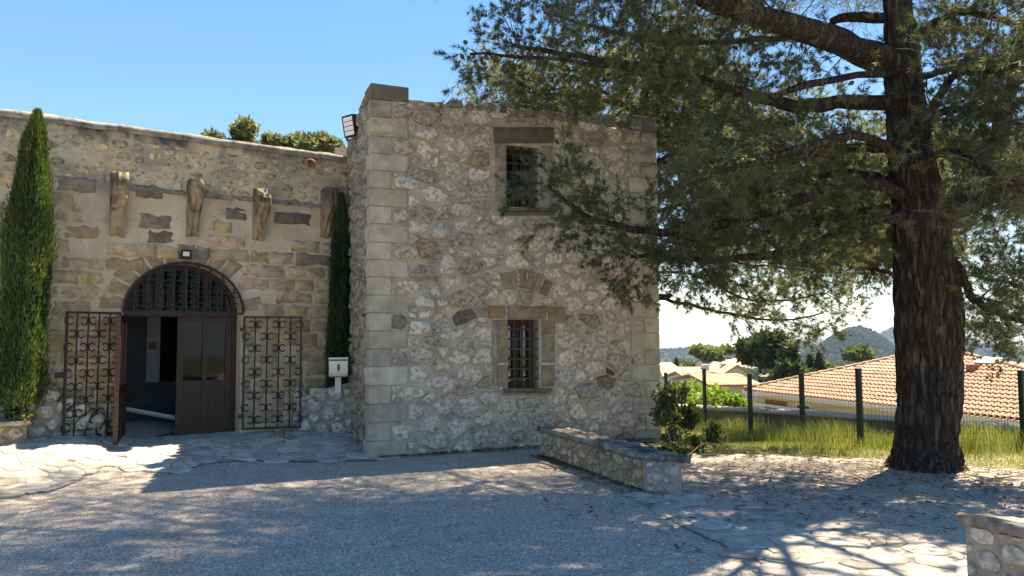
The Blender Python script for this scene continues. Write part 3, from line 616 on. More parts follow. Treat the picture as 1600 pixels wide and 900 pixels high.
# wrought-iron grille in the arch
gr = part('fanlight_grille', tube([FAC.P(uc - (ra + .015) * math.cos(t), z_tr + (rb + .01) * math.sin(t), .045) for t in np.linspace(0, math.pi, 49)], .02, 6), M['iron'], hall)
part('grille_rail', fbox(FAC, uc - ra - .02, uc + ra + .02, z_tr - .02, z_tr + .012, .03, .06), M['iron'], gr)
def scroll(PF, u, z, r, side, h, t=.006, turns=.82):
    a = np.linspace(-turns * math.pi, turns * math.pi, 13) ; s = 1 if side > 0 else -1
    return tube([PF(u + s * r * (1 - math.cos(k)) * .9, z + r * 1.1 * math.sin(k) * (1.0), h) for k in a], t, 4)
for i, x in enumerate(np.linspace(-.84, .84, 9)):
    zt = rb * math.sqrt(1 - x * x); part('grille_bar', tube([FAC.P(uc + x * ra, z_tr + .01, .045), FAC.P(uc + x * ra, z_tr + zt, .045)], .02 if i == 4 else .0125, 6), M['iron'], gr)
    for zz in np.arange(.12, zt - .1, .17):
        for s in (-1, 1): part('scroll', scroll(FAC.P, uc + x * ra, z_tr + zz, .038, s, .045, .0095), M['iron'], gr)

# two open gate leaves folded back against the wall
def gate(p_tl, p_tr, p_bl, h0, h1, label, nb, latch, ph):
    ua, zt = FAC.uz(*p_tl); ub, _ = FAC.uz(*p_tr); z0 = FAC.uz(*p_bl)[1]
    a, b_ = FAC.P(ua, 0, h0), FAC.P(ub, 0, h1); fr_ = Frame(a, b_ - a); wd = float(np.linalg.norm((b_ - a)[:2]))
    zt = Frame(a, b_ - a).uz(*p_tl)[1]; z0 = max(fr_.uz(*p_bl)[1], .16); fr_.O[2] = 0
    g = thing('iron_gate', a * np.array([1, 1, 0]) + np.array([0, 0, z0]), label, 'gate', 'wrought iron gate leaves of the arched doorway')
    fm = .016
    part('frame', join(fbox(fr_, 0, 2 * fm, z0, zt, -fm, fm), fbox(fr_, wd - 2 * fm, wd, z0, zt, -fm, fm), fbox(fr_, 2 * fm, wd - 2 * fm, zt - 2 * fm, zt - .001, -fm, fm), fbox(fr_, 2 * fm, wd - 2 * fm, z0 + .001, z0 + 2 * fm, -fm, fm)), M['iron'], g)
    bars = np.linspace(0, wd, nb + 2)
    nrow = 9; pit = (zt - z0 - .1) / nrow
    for i, u in enumerate(bars):
        edge = i in (0, nb + 1)
        if not edge:
            zz = np.linspace(z0 + .03, zt - .03, 60); tw = np.arange(60) * 1.1
            V = np.concatenate([fr_.P(u + .0125 * np.cos(tw + k * math.pi / 2), zz, .0125 * np.sin(tw + k * math.pi / 2)) for k in range(4)]); 
            Fc = [(k * 60 + j, ((k + 1) % 4) * 60 + j, ((k + 1) % 4) * 60 + j + 1, k * 60 + j + 1) for k in range(4) for j in range(59)]
            part('bar', (V, Fc), M['iron'], g)
        for rr_ in range(nrow):
            if (rr_ + i + ph) % 2: continue
            z = z0 + .06 + pit * (rr_ + .5)
            sd = [1] if i == 0 else [-1] if i == nb + 1 else [-1, 1]
            part('scroll', join(*[scroll(fr_.P, u + s * .012, z, .05, s, 0, .0095) for s in sd], fbox(fr_, u - .014, u + .014, z - .04, z + .04, -.014, .014)), M['iron'], g, True)
    if latch: part('lock_plate', fbox(fr_, -.11, .0, (z0 + zt) / 2 - .04, (z0 + zt) / 2 + .04, -.015, .015), M['iron'], g)
    else:
        for f_ in (.12, .88): part('hinge', fbox(fr_, -.05, .0, z0 + (zt - z0) * f_ - .03, z0 + (zt - z0) * f_ + .03, -.02, .02), M['iron'], g)
    return g
gate((101, 486), (188, 490), (93, 687), .26, .06, 'black iron scroll gate leaf left of the open doorway, with lock plate', 4, True, 0)
gate((379, 494), (461, 495), (372, 672), .06, .36, 'black iron scroll gate leaf right of the doorway, near the letterbox', 4, False, 1)

# flood lamps, clay pipe, letterbox
def lamp(P, n, size, tilt, label, bars):
    "LED flood lamp: body, lens, bracket"
    n = np.array(n, float); n /= np.linalg.norm(n); u = np.cross([0, 0, 1.0], n); u /= np.linalg.norm(u); v = np.cross(n, u)
    ca, sa = math.cos(tilt), math.sin(tilt); n, v = n * ca - v * sa, v * ca + n * sa; w_, h_, d_ = size
    B = lambda a, b_, c, d, e, f: (np.array([P + u * x + v * y + n * k for k in (e, f) for x, y in ((a, c), (b_, c), (b_, d), (a, d))]), BOXF)
    t = thing('flood_lamp', P, label, 'lamp')
    part('body', join(B(-w_ / 2, w_ / 2, -h_ / 2, h_ / 2, -d_, 0), B(-w_ / 2, w_ / 2, h_ / 2 - .012, h_ / 2 + .002, 0, .012), B(-w_ / 2, w_ / 2, -h_ / 2 - .002, -h_ / 2 + .012, 0, .012), B(-w_ / 2 - .002, -w_ / 2 + .012, -h_ / 2 + .012, h_ / 2 - .012, 0, .012), B(w_ / 2 - .012, w_ / 2 + .002, -h_ / 2 + .012, h_ / 2 - .012, 0, .012)), M['black'], t)
    for k in range(bars):
        y0 = -h_ / 2 + .02 + (h_ - .04) * k / bars; part('lens', B(-w_ / 2 + .018, w_ / 2 - .018, y0 + .006, y0 + (h_ - .04) / bars - .006, .0, .006), M['lens'], t)
    part('bracket', join(B(-w_ / 2 - .018, -w_ / 2 - .006, -h_ * .6, .02, -d_ * .7, -d_ * .3), B(w_ / 2 + .006, w_ / 2 + .018, -h_ * .6, .02, -d_ * .7, -d_ * .3), B(-w_ / 2 - .018, w_ / 2 + .018, -h_ * .6 - .012, -h_ * .6, -d_ * .7, -d_ * .3)), M['black'], t)
    return t
u, z = FAC.uz(288, 398); lamp(FAC.P(u, z, .14), FAC.N, (.13, .12, .05), .25, 'small square black flood lamp on the wall above the arched door', 1)
lamp(at(545, 197, 11.9), (-.62, -.78, 0), (.26, .34, .09), .2, 'large black flood lamp with four bright bars on top of the stone tower', 4)
u, z = FAC.uz(482, 256)
ang = np.linspace(0, 2 * math.pi, 13)[:-1]; V = np.concatenate([FAC.P(u + r * np.cos(ang), z + r * .8 * np.sin(ang), np.full(12, h)) for r, h in ((.07, -.03), (.085, .12), (.06, .12), (.055, -.02))])
tag(part('clay_pipe', (V, [(a * 12 + j, a * 12 + (j + 1) % 12, (a + 1) * 12 + (j + 1) % 12, (a + 1) * 12 + j) for a in range(3) for j in range(12)]), M['terracotta'], None, True), 'terracotta drain pipe end poking from the wall beside the tower', 'pipe')

# ================================================================== the tower
rg = np.random.default_rng(31)
tower = thing('stone_tower', TOW.P(TW / 2, 0), 'square two-storey rubble stone tower with two barred windows', 'tower')
zt_l = TOW.uz(600, 146)[1]; zt_r = TOW.uz(1000, 184)[1]; ztw = min(zt_l, zt_r) - .05
def opening(x0, x1, y0, y1):
    a, z1 = TOW.uz(x0, y0); b_, z0 = TOW.uz(x1, y1); return a, b_, z0, z1
W1 = opening(791, 843, 226, 326); W2 = opening(793, 843, 499, 606)
rev = -.24; dep = 3.2
us = sorted({0.0, TW, W1[0], W1[1], W2[0], W2[1]}); zs = sorted({-.3, ztw, W1[2], W1[3], W2[2], W2[3]}); V, Fc = [], []
def quadf(P4): k = len(V); V.extend(P4); Fc.append((k, k + 1, k + 2, k + 3))
for a, b_ in zip(us[:-1], us[1:]):
    for c, d in zip(zs[:-1], zs[1:]):
        um, zm = (a + b_) / 2, (c + d) / 2
        if any(w_[0] < um < w_[1] and w_[2] < zm < w_[3] for w_ in (W1, W2)): continue
        quadf([TOW.P(a, c), TOW.P(b_, c), TOW.P(b_, d), TOW.P(a, d)])
for a, b_, c, d in (W1, W2):
    for (p, q) in (((a, c), (a, d)), ((a, d), (b_, d)), ((b_, d), (b_, c)), ((b_, c), (a, c))): quadf([TOW.P(*p), TOW.P(*q), TOW.P(*q, -.5), TOW.P(*p, -.5)])
BK = lambda u, z: TOW.P(u, z, -dep)
quadf([BK(TW, -.3), BK(0, -.3), BK(0, ztw), BK(TW, ztw)]); quadf([TOW.P(TW, -.3), BK(TW, -.3), BK(TW, ztw), TOW.P(TW, ztw)])
part('wall', (np.array(V), Fc), M['mortar'], tower)
# the return wall meets the hall; its head steps down raggedly
rh = [(0, RET.uz(544, 236)[1]), (RL * .3, RET.uz(551, 215)[1]), (RL * .6, RET.uz(562, 180)[1]), (RL * .85, RET.uz(573, 150)[1]), (RL, ztw)]
rtop = lambda u: float(np.interp(u, [p[0] for p in rh], [p[1] for p in rh]))
V, Fc = [], []; uu = np.linspace(-.8, RL, 12)
for a, b_ in zip(uu[:-1], uu[1:]):
    quadf([RET.P(a, -.3), RET.P(b_, -.3), RET.P(b_, rtop(b_) - .04), RET.P(a, rtop(a) - .04)]); quadf([RET.P(a, rtop(a) - .04), RET.P(b_, rtop(b_) - .04), RET.P(b_, rtop(b_) - .04, -.5), RET.P(a, rtop(a) - .04, -.5)])
    quadf([RET.P(a, 3, -.5), RET.P(b_, 3, -.5), RET.P(b_, rtop(b_) - .04, -.5), RET.P(a, rtop(a) - .04, -.5)])
part('return_wall', (np.array(V), Fc), M['mortar'], tower)
part('added_roof_slab', (np.array([TOW.P(.05, ztw - .3, -.02), TOW.P(TW - .02, ztw - .3, -.02), BK(TW - .02, ztw - .3), BK(.5, ztw - .3)]), [(0, 1, 2, 3)]), M['cement'], tower)  # unseen slab, added to stop light leaking in through the open top
part('parapet', join(fbox(TOW, .3, TW - .01, ztw - .31, ztw, -.45, -.01), fbox(TOW, TW - .4, TW - .004, ztw - .32, ztw, -dep + .01, -.45)), M['mortar'], tower)
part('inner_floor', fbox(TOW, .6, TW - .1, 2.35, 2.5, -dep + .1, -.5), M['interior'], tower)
# quoins
ql = [157, 184, 214, 241, 267, 295, 323, 350, 379, 406, 433, 461, 489, 517, 545, 573, 602, 631, 660, 689, 722]
qr = [207, 230, 255, 279, 302, 327, 352, 377, 402, 427, 448, 472, 496, 520, 546, 570, 595, 620, 646, 672, 700]
rects = []
w_n, w_w = TOW.uz(611, 430)[0], TOW.uz(637, 430)[0]
def qcol(): return np.array([.5, .45, .36]) * rg.uniform(.76, 1.1) * np.array([1, 1, rg.uniform(.93, 1.05)])
def quoin(u0, u1, z0, z1, side, dark=False):
    c = qcol() if not dark else np.array([.17, .155, .125])
    if side < 0: V, F_ = fbox(TOW, -.028, u1, z0 + .004, z1 - .004, -.34 if (u1 > w_n + .05) else -.2, .022)
    else: V, F_ = fbox(TOW, u0, TW + .02, z0 + .004, z1 - .004, -.3, .022)
    V = V.copy()
    me_o = part('quoin', (V, F_), M['quoin'], tower, False, col=c); bv = me_o.modifiers.new('bevel', 'BEVEL'); bv.width = .008; bv.segments = 1
    rects.append((u0 - .005, u1 + .005, z0, z1))
for i in range(len(ql) - 1):
    z1, z0 = TOW.uz(600, ql[i])[1], TOW.uz(600, ql[i + 1])[1]; quoin(0, (w_n if i % 2 == 0 else w_w) + rg.normal(0, .006), max(z0, -.1), z1, -1)
z1, z0 = TOW.uz(600, 132)[1], TOW.uz(600, 157)[1]; quoin(0, w_w, z0, z1, -1, True)
for i in range(len(qr) - 1):
    z1, z0 = TOW.uz(1010, qr[i])[1], TOW.uz(1010, qr[i + 1])[1]; xl = (1001 + i * .45) if i % 2 == 0 else (981 + i * .45); quoin(TOW.uz(xl, (qr[i] + qr[i + 1]) / 2)[0] + rg.normal(0, .006), TW, z0, z1, 1)
z1, z0 = TOW.uz(1010, 182)[1], TOW.uz(1010, 207)[1]; quoin(TOW.uz(981, 195)[0], TW, z0, z1, 1, True)
# window dressings
def tq(x0, x1, y0, y1): return [TOW.uz(x0, y1), TOW.uz(x1, y1), TOW.uz(x1, y0), TOW.uz(x0, y0)]
def dressed(name, x0, x1, y0, y1, c, h=.02, bev=.01, jit=.004, sub=3):
    q = np.array(tq(x0, x1, y0, y1)); part(name, block(TOW.P, q, -.2, h, bev, rg, jit, sub), M['block'], tower, True, col=np.array(c) * rg.uniform(.88, 1.08))
    rects.append((q[:, 0].min() - .005, q[:, 0].max() + .005, q[:, 1].min(), q[:, 1].max()))
tan = (.33, .275, .19); gry = (.17, .155, .125); pale = (.36, .325, .26)
dressed('lintel', 771, 864, 199, 224, gry, .03)
for y0, y1 in ((226, 243), (244, 265), (266, 290), (291, 322)): dressed('jamb_stone', 774, 790.5, y0, y1, pale)
for y0, y1 in ((229, 251), (252, 272), (273, 296), (297, 324)): dressed('jamb_stone', 844, 863, y0, y1, pale)
rects.append((TOW.uz(768, 270)[0], W1[1], W1[2], W1[3])); rects.append((W2[0] - .02, W2[1] + .03, W2[2], W2[3]))
dressed('sill', 780, 868, 326.5, 331, gry, .09, .006, .003); dressed('sill', 783, 866, 331.5, 337, gry, .05, .006, .003)
dressed('lintel', 793, 853, 478, 498.5, tan, .035, .02)
dressed('lintel_stone', 763, 788, 478, 497.5, (.36, .265, .16), .02); dressed('lintel_stone', 857, 883, 479.5, 503, (.33, .24, .15), .02)
for y0, y1 in ((500, 523.5), (524, 546), (547, 566), (571, 603)): dressed('jamb_stone', 777, 792.5, y0, y1, tan); dressed('jamb_stone', 846, 866, y0, y1, tan)
dressed('jamb_pad', 770, 776.5, 500, 603, pale, .012)
dressed('sill', 786, 860, 606.5, 610, gry, .1, .006, .003); dressed('sill', 788, 858, 610.5, 613.5, gry, .06, .005, .003); dressed('sill', 786, 860, 614, 618, pale, .04, .005, .003)
for q in ([(165, 215), (202, 208), (170, 108), (130, 118)], [(208, 206), (240, 200), (226, 96), (182, 104)], [(250, 205), (292, 205), (296, 86), (246, 86)], [(300, 210), (334, 218), (352, 105), (306, 92)], [(340, 220), (368, 225), (408, 120), (366, 110)], [(378, 240), (425, 258), (463, 165), (412, 150)]):
    q = np.array([TOW.uz(750 + x / 4.09, 400 + y / 4.09) for x, y in q]); part('voussoir', block(TOW.P, q, -.2, .03, .015, rg, .004, 3), M['block'], tower, True, col=np.array((.34, .29, .21)) * rg.uniform(.8, 1.1))
    rects.append((q[:, 0].min() + .02, q[:, 0].max() - .02, q[:, 1].min(), q[:, 1].max()))
# rubble of the front
special = {(947, 577): (.2, .16, .12), (938, 602): (.3, .22, .17), (630, 504): (.3, .255, .19), (733, 494): (.19, .165, .14), (669, 396): (.42, .35, .25), (752, 236): (.42, .35, .24)}
spc = {TOW.uz(*k): v for k, v in special.items()}
items = []; PW = warped(TOW.P, .05, 6.5, rects, 3)
cells = pack(0.0, TW, -.05, ztw + .0, .034, .2, 33, 1.5, rects=rects, tries=14000, power=3.2, spread=.72)
cc_ = np.array([c.mean(0) for c in cells]); sp_idx = {int(np.argmin(np.hypot(*(cc_ - np.array(k)).T) - .3 * np.sqrt([area(c) for c in cells]))): v for k, v in spc.items()}
for i, c in enumerate(cells):
    if area(c) < .0025: continue
    a_ = area(c); items.append((a_, stone(c, PW, rg, .005 + .03 * a_ ** .5 * rg.random(), .028 + .17 * a_ ** .5 * rg.random(), 14, .2, .68), np.array(sp_idx[i]) if i in sp_idx else palette(rg)))
ni = len(items)
# ragged head: stones lying along the top
u = w_w + .02
while u < TW - .5:
    s_ = rg.uniform(.05, .15); zz = float(np.interp(u, [w_w, TW], [zt_l, zt_r])); z0 = ztw - .06; zz = max(zz + rg.uniform(-.05, .03), z0 + .06)
    for hh in (0, -.2):
        a_, b_ = u + .005, u + 2 * s_ - .005; c = np.array([(a_, z0), (b_, z0), (b_ - rg.uniform(0, .04), zz + rg.uniform(-.03, .02)), (a_ + rg.uniform(0, .04), zz + rg.uniform(-.03, .02))]); V, F_ = stone(c, lambda a, b, h: TOW.P(a, b, h + hh), rg, .0, .05, 12, .08, .75, -.2)
        items.append((s_ * .2, (V, F_), palette(rg) * (.42 if rg.random() < .75 else .8)))
    u += 2 * s_
place(items, 'rubble_stone', M['rubble'], tower, 300, False)
# rubble of the return
items = []
for c in pack(0.0, RL - .2, 0.0, 5.3, .05, .14, 35, 1.2, tries=5000, power=1.8, spread=.92, inside=lambda a, b: b < rtop(a) - .02):
    if area(c) < .004: continue
    items.append((area(c), stone(c, RET.P, rg, .008, .06, 9, .14, .5), np.array([.47, .39, .29]) * rg.uniform(.65, 1.12)))
place(items, 'return_stone', M['rubble'], tower, 200)
# windows with iron bars
def window(Wn, nv_, nh):
    a, b_, c, d = Wn; fw_ = .055
    fr_ = part('window', join(fbox(TOW, a + .01, a + .012 + fw_, c, d, rev - .06, rev), fbox(TOW, b_ - fw_ - .03, b_ - .002, c, d, rev - .06, rev), fbox(TOW, a + .012 + fw_, b_ - fw_ - .03, d - .1, d - .002, rev - .06, rev), fbox(TOW, a + .012 + fw_, b_ - fw_ - .03, c + .002, c + .1, rev - .06, rev), fbox(TOW, (a + b_) / 2 - .03, (a + b_) / 2 + .02, c + .1, d - .1, rev - .05, rev - .01)), M['wood_win'], tower)
    part('pane', fbox(TOW, a + .06, b_ - .07, c + .09, d - .09, rev - .04, rev - .03), M['glass_t'], fr_)
    for u in np.linspace(a, b_, nv_ + 2)[1:-1]: part('bar', fbox(TOW, u - .014, u + .014, c - .02, d + .02, -.08, -.053), M['iron'], fr_)
    for z in np.linspace(c, d, nh + 2)[1:-1]: part('bar', fbox(TOW, a - .02, b_ + .02, z - .014, z + .014, -.052, -.03), M['iron'], fr_)
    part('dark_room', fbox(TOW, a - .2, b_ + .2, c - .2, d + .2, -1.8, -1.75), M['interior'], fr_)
window(W1, 3, 6); window(W2, 3, 6)
p = TOW.P(*TOW.uz(1027, 198), .0)
t = thing('bracket_lamp', TOW.P(TW, p[2]), 'tiny black bracket lamp at the tower corner under the pine', 'lamp')
part('arm', tube([TOW.P(TW - .01, p[2] + .05, -.1), TOW.P(TW + .1, p[2] + .05, -.1), TOW.P(TW + .07, p[2] - .06, -.1)], .008, 5), M['black'], t); part('head', fbox(TOW, TW + .03, TW + .09, p[2] - .08, p[2] - .06, -.14, -.06), M['black'], t)
# ================================================================== low walls
def wall_face(fr_, poly, rmin, rmax, seed, mt_items, gap, hgt, colf, tries=1500, spread=.86, asp=1.15):
    base = np.array(poly); rg = np.random.default_rng(seed)
    for c in pack(base[:, 0].min(), base[:, 0].max(), base[:, 1].min(), base[:, 1].max(), rmin, rmax, seed, asp, inside=lambda a, b: inpoly(a, b, base), tries=tries, power=1.5, spread=spread):
        if area(c) < .002: continue
        mt_items.append((area(c), stone(c, fr_.P, rg, gap, hgt, 10, .12, .6, -.02), colf(rg)))
white_ = lambda rg: np.array([.7, .66, .585]) * rg.uniform(.72, 1.05)
ochre_ = lambda rg: np.array([.6, .5, .37]) * rg.uniform(.7, 1.1)
def slab(P4, z, th, rg, n=26):
    "rough stone slab top with a broken edge, lying on four ground-plan corners"
    P4 = np.array([p[:2] for p in P4]); per = np.concatenate([[P4[i] + (P4[(i + 1) % 4] - P4[i]) * k / n for k in range(n)] for i in range(4)]); c = per.mean(0)
    per = per + rg.normal(0, .012, per.shape); nn = len(per); V = []
    for s, dz in ((.985, -th), (1.0, -th * .6), (.998, -.008), (.97, 0), (.6, .006), (.25, .004)):
        q = c + (per - c) * s; V.append(np.c_[q, z + dz + rg.normal(0, .005, nn)])
    V = np.concatenate(V); Fc = [(a * nn + j, a * nn + (j + 1) % nn, (a + 1) * nn + (j + 1) % nn, (a + 1) * nn + j) for a in range(5) for j in range(nn)] + [tuple(range(5 * nn, 6 * nn)), tuple(range(nn))[::-1]]
    return V, Fc
def low_wall(A, B, C, z0, zt, label, name, seed, ochre_left=True, ext=0.0):
    "straight wall from A to B, thickness B to C; slab on top"
    A, B, C = [np.array([p[0], p[1], 0.0]) for p in (A, B, C)]; D_ = A + (C - B); rg = np.random.default_rng(seed)
    t = thing(name, (B + np.array([0, 0, z0])), label, 'wall'); zc = zt - .05
    V = np.array([np.r_[p[:2], z] for z in (z0 - .2, zc) for p in (A, B, C, D_)]); part('core', (V, BOXF), M['cement_ochre'] if ochre_left else M['cement'], t)
    f1, f2 = Frame(A, B - A), Frame(B, C - B); l1, l2 = np.linalg.norm(B - A), np.linalg.norm(C - B); f3 = Frame(C, D_ - C)
    e = .004; part('end_render', (np.array([f2.P(u, z, e) for u, z in ((0, z0 - .2), (l2, z0 - .2), (l2, zc), (0, zc))]), [(0, 1, 2, 3)]), M['cement'], t)
    for f_, l_, cf, g in ((f1, l1, ochre_ if ochre_left else white_, .02), (f2, l2, white_, .022), (f3, l1, white_, .022)):
        it = []; wall_face(f_, [(.01, z0 + .01), (l_ - .01, z0 + .01), (l_ - .01, zc - .01), (.01, zc - .01)], .045, .1, seed + int(g * 1000) + int(l_ * 10), it, g * .8, .035, cf, 1100, .8)
        place(it, 'stone', M['rubble'], t, 110, False)
    o_ = .05; d1 = (B - A) / l1; d2 = (C - B) / l2
    part('slab', slab([A - d2 * o_, B - d2 * o_ + d1 * o_, C + d2 * o_ + d1 * o_, D_ + d2 * o_], zt, .065, rg), M['slab'], t, True)
    return t, f1, f2, d1, d2
a, b, c = gnd(848, 713), gnd(1006, 769), gnd(1066, 774)
a0b, b0b = a.copy(), b.copy(); zt = Frame(a, b - a).uz(1006, 709)[1]; _d = (c - b)
bench, bf1, bf2, bd1, bd2 = low_wall(a + (a - b) * .02, b, c, 0, zt, 'low rubble bench wall with grey slab top running from the tower foot', 'bench_wall', 51)
A2 = at(1511, 880, 5.0); A2[2] = 0; dd = np.array([bd1[0], bd1[1], 0]); d2 = np.array([bd2[0], bd2[1], 0])
B2 = A2 + dd * 2.2; zt2 = at(1511, 801, 5.0)[2]
low_wall(A2, B2, B2 + d2 * .5, 0, zt2, 'short rubble wall end with slab top in the bottom right corner', 'corner_wall', 52, False)
# mulch strip and kerb beside the bench
k1, k2 = gnd(835, 716), gnd(1000, 772)
def strip(pts_l, pts_r, z, mt, name, jit=.02):
    rg = np.random.default_rng(7); n = 30; l, r = [spline([p[:2] for p in q], n) for q in (pts_l, pts_r)]; l = l + rg.normal(0, jit, l.shape); r = r + rg.normal(0, jit, r.shape)
    V = np.concatenate([np.c_[l, np.full(n, -.02)], np.c_[l, np.full(n, z)], np.c_[r, np.full(n, z)], np.c_[r, np.full(n, -.02)]]); Fc = [(a * n + i, a * n + i + 1, (a + 1) * n + i + 1, (a + 1) * n + i) for a in range(3) for i in range(n - 1)]
    return struct(part(name, (V, Fc), mt, None, True))
M['mulch'] = mat('dead_leaf_mulch', (0.02, 0.013, 0.01), (0.07, 0.045, 0.035), 30, 0.95, 1.0, 60)
strip([gnd(832, 714), gnd(920, 740), gnd(1003, 770)], [gnd(850, 712), gnd(930, 738), gnd(1008, 767)], .016, M['mulch'], 'mulch_bed')
strip([gnd(818, 716), gnd(900, 741), gnd(978, 772)], [gnd(832, 714), gnd(920, 740), gnd(1003, 770)], .028, M['cement'], 'kerb', .012)
# wall that carries the letterbox, right of the door
Pl, Pr = FAC.P(FAC.uz(450, 660)[0], 0, .22), RET.P(RET.uz(553, 660)[0], 0, .02)
fr = Frame(Pl, Pr - Pl); ln_ = float(np.linalg.norm((Pr - Pl)[:2])); zb = .06
top = [fr.uz(x, y) for x, y in ((452, 650), (460, 632), (478, 620), (505, 609), (530, 603), (551, 599))]; top[0] = (0.0, top[0][1]); top[-1] = (ln_, top[-1][1])
rw = thing('retaining_wall', fr.P(ln_ / 2, zb), 'curved rubble retaining wall of big white stones under the letterbox', 'wall')
poly = [(0, zb), (ln_, zb)] + top[::-1]
V = [fr.P(u, z, h) for h in (-.9, 0) for u, z in [(0, -.2), (ln_, -.2)] + top[::-1]]; k = len(poly)
part('core', (np.array(V), [tuple(range(k, 2 * k)), tuple(range(k))[::-1]] + [(i, (i + 1) % k, k + (i + 1) % k, k + i) for i in range(k)]), M['cement'], rw)
it = []; wall_face(fr, [(.01, zb)] + [(ln_ - .01, zb)] + [(u, z - .06) for u, z in top[::-1]], .06, .135, 61, it, .014, .05, white_, 900, .84); place(it, 'stone', M['rubble'], rw, 120)
it = []
for i in range(len(top) - 1):
    (u0, z0), (u1, z1) = top[i], top[i + 1]; q = np.array([(u0, z0 - .05), (u1, z1 - .05), (u1, z1 + .01), (u0, z0 + .01)]); part('cap_stone', block(fr.P, q, -.3, .05, .012, np.random.default_rng(i), .005, 3), M['paving'], rw, False, col=np.array([.4, .37, .31]))
# rockery left of the door
Pl, Pr = FAC.P(-9.3, 0, .95), FAC.P(FAC.uz(165, 660)[0], 0, .1)
fr2 = Frame(Pl, Pr - Pl); ln2 = float(np.linalg.norm((Pr - Pl)[:2])); zb = .26
top = [fr2.uz(x, y) for x, y in ((0, 600), (30, 603), (55, 609), (80, 622), (105, 640), (130, 654), (160, 668))]; top = [(0.0, top[0][1])] + top; top[-1] = (ln2, max(top[-1][1], zb + .05))
rk = thing('rockery_wall', fr2.P(ln2 / 2, zb), 'sloping white rubble rockery wall under the tall left cypress', 'wall')
V = [fr2.P(u, z, h) for h in (-.75, 0) for u, z in [(0, -.2), (ln2, -.2)] + top[::-1]]; k = len(V) // 2
part('core', (np.array(V), [tuple(range(k, 2 * k)), tuple(range(k))[::-1]] + [(i, (i + 1) % k, k + (i + 1) % k, k + i) for i in range(k)]), M['cement'], rk)
it = []; wall_face(fr2, [(.01, zb - .1), (ln2 - .01, zb - .1)] + [(u, z - .04) for u, z in top[::-1]], .05, .12, 62, it, .012, .05, white_, 1600, .8); place(it, 'stone', M['rubble'], rk, 150)
# sunlit planter ledge at the far left
u1 = fr2.uz(33, 670)[0]; zl = fr2.uz(20, 655)[1]
pl = thing('planter_ledge', fr2.P(u1 - .5, zb), 'small sunlit planter box with stone slab at the left picture edge', 'planter')
part('core', fbox(fr2, u1 - 2.2, u1, -.1, zl - .05, .02, .35), M['cement_ochre'], pl)
for f_, u0_, u1_ in ((Frame(fr2.P(u1 - 2.2, 0, .35), fr2.U), 0, 2.2), (Frame(fr2.P(u1, 0, .35), -fr2.N), 0, .33)):
    it = []; wall_face(f_, [(u0_ + .01, zb - .1), (u1_ - .01, zb - .1), (u1_ - .01, zl - .06), (u0_ + .01, zl - .06)], .04, .1, 63, it, .01, .02, lambda rg: np.array([.52, .47, .38]) * rg.uniform(.8, 1.1), 900, .78); place(it, 'stone', M['rubble'], pl, 80)
part('slab', slab([fr2.P(u1 - 2.2, 0, .4), fr2.P(u1 + .05, 0, .4), fr2.P(u1 + .05, 0, .03), fr2.P(u1 - 2.2, 0, .03)], zl, .05, np.random.default_rng(3), 14), M['paving'], pl, True, col=np.array([.5, .46, .38]))
# loose stones on the paving
def rock(P, s, label, seed, col):
    rg = np.random.default_rng(seed); V = []; n = 10
    for zz, r in ((0, .85), (.25, 1.0), (.55, .8), (.8, .45)): V += [(P[0] + s[0] * r * math.cos(t) * rg.uniform(.82, 1.1), P[1] + s[1] * r * math.sin(t) * rg.uniform(.82, 1.1), P[2] + s[2] * (zz + rg.uniform(-.05, .05))) for t in np.arange(n) * 2 * math.pi / n]
    V.append((P[0], P[1], P[2] + s[2] * .86)); Fc = [(a * n + j, a * n + (j + 1) % n, (a + 1) * n + (j + 1) % n, (a + 1) * n + j) for a in range(3) for j in range(n)] + [(3 * n + j, 3 * n + (j + 1) % n, 4 * n) for j in range(n)]
    tag(part('loose_rock', (V, Fc), M['rubble'], None, False, col=np.array(col)), label, 'rock')
rock(gnd(437, 684, .0), (.1, .1, .17), 'round grey rock propping the right gate leaf', 1, (.28, .25, .2))
rock(gnd(451, 687, .0), (.09, .08, .12), 'smaller grey rock beside the retaining wall foot', 2, (.27, .24, .2))
rock(gnd(191, 693, .01), (.1, .05, .045), 'flat white stone wedged at the open door leaf', 3, (.5, .46, .38))
rock(gnd(112, 696, .01), (.06, .05, .04), 'little white stone under the left gate leaf', 4, (.5, .47, .42))
# letterbox
P0 = at(528, 604, 12.0); P0[2] = top[-1][1] if False else fr.uz(528, 604)[1]
mb = thing('letterbox', P0, 'cream metal letterbox on a white post beside the tower', 'letterbox')
ux = np.array([.96, .28, 0]); uy = np.array([.28, -.96, 0]); uz_ = np.array([0, 0, 1.0]); s = 12.0 / F_PX
part('post', (np.array([P0 + ux * x * s + uy * y + uz_ * z for z in (-.08, 18 * s) for x, y in ((-4.5, -.03), (4.5, -.03), (4.5, .03), (-4.5, .03))]), BOXF), M['white'], mb)
zb_, zt_ = 17 * s, 47 * s; hw = 14 * s; prof = [(-.1, zb_ + .02), (.09, zb_), (.115, zb_ + .02), (.12, zb_ + .07), (.115, zt_ - .05), (.1, zt_ - .03), (-.1, zt_ - .03)]; k = len(prof)
V = [P0 + ux * (x * hw) + uy * y + uz_ * z for x in (-1, 1) for y, z in prof]; part('body', (np.array(V), [tuple(range(k))[::-1], tuple(range(k, 2 * k))] + [(i, (i + 1) % k, k + (i + 1) % k, k + i) for i in range(k)]), M['steel'], mb)
B = lambda x0, x1, y0, y1, z0, z1: (np.array([P0 + ux * x + uy * y + uz_ * z for z in (z0, z1) for x, y in ((x0, y0), (x1, y0), (x1, y1), (x0, y1))]), BOXF)
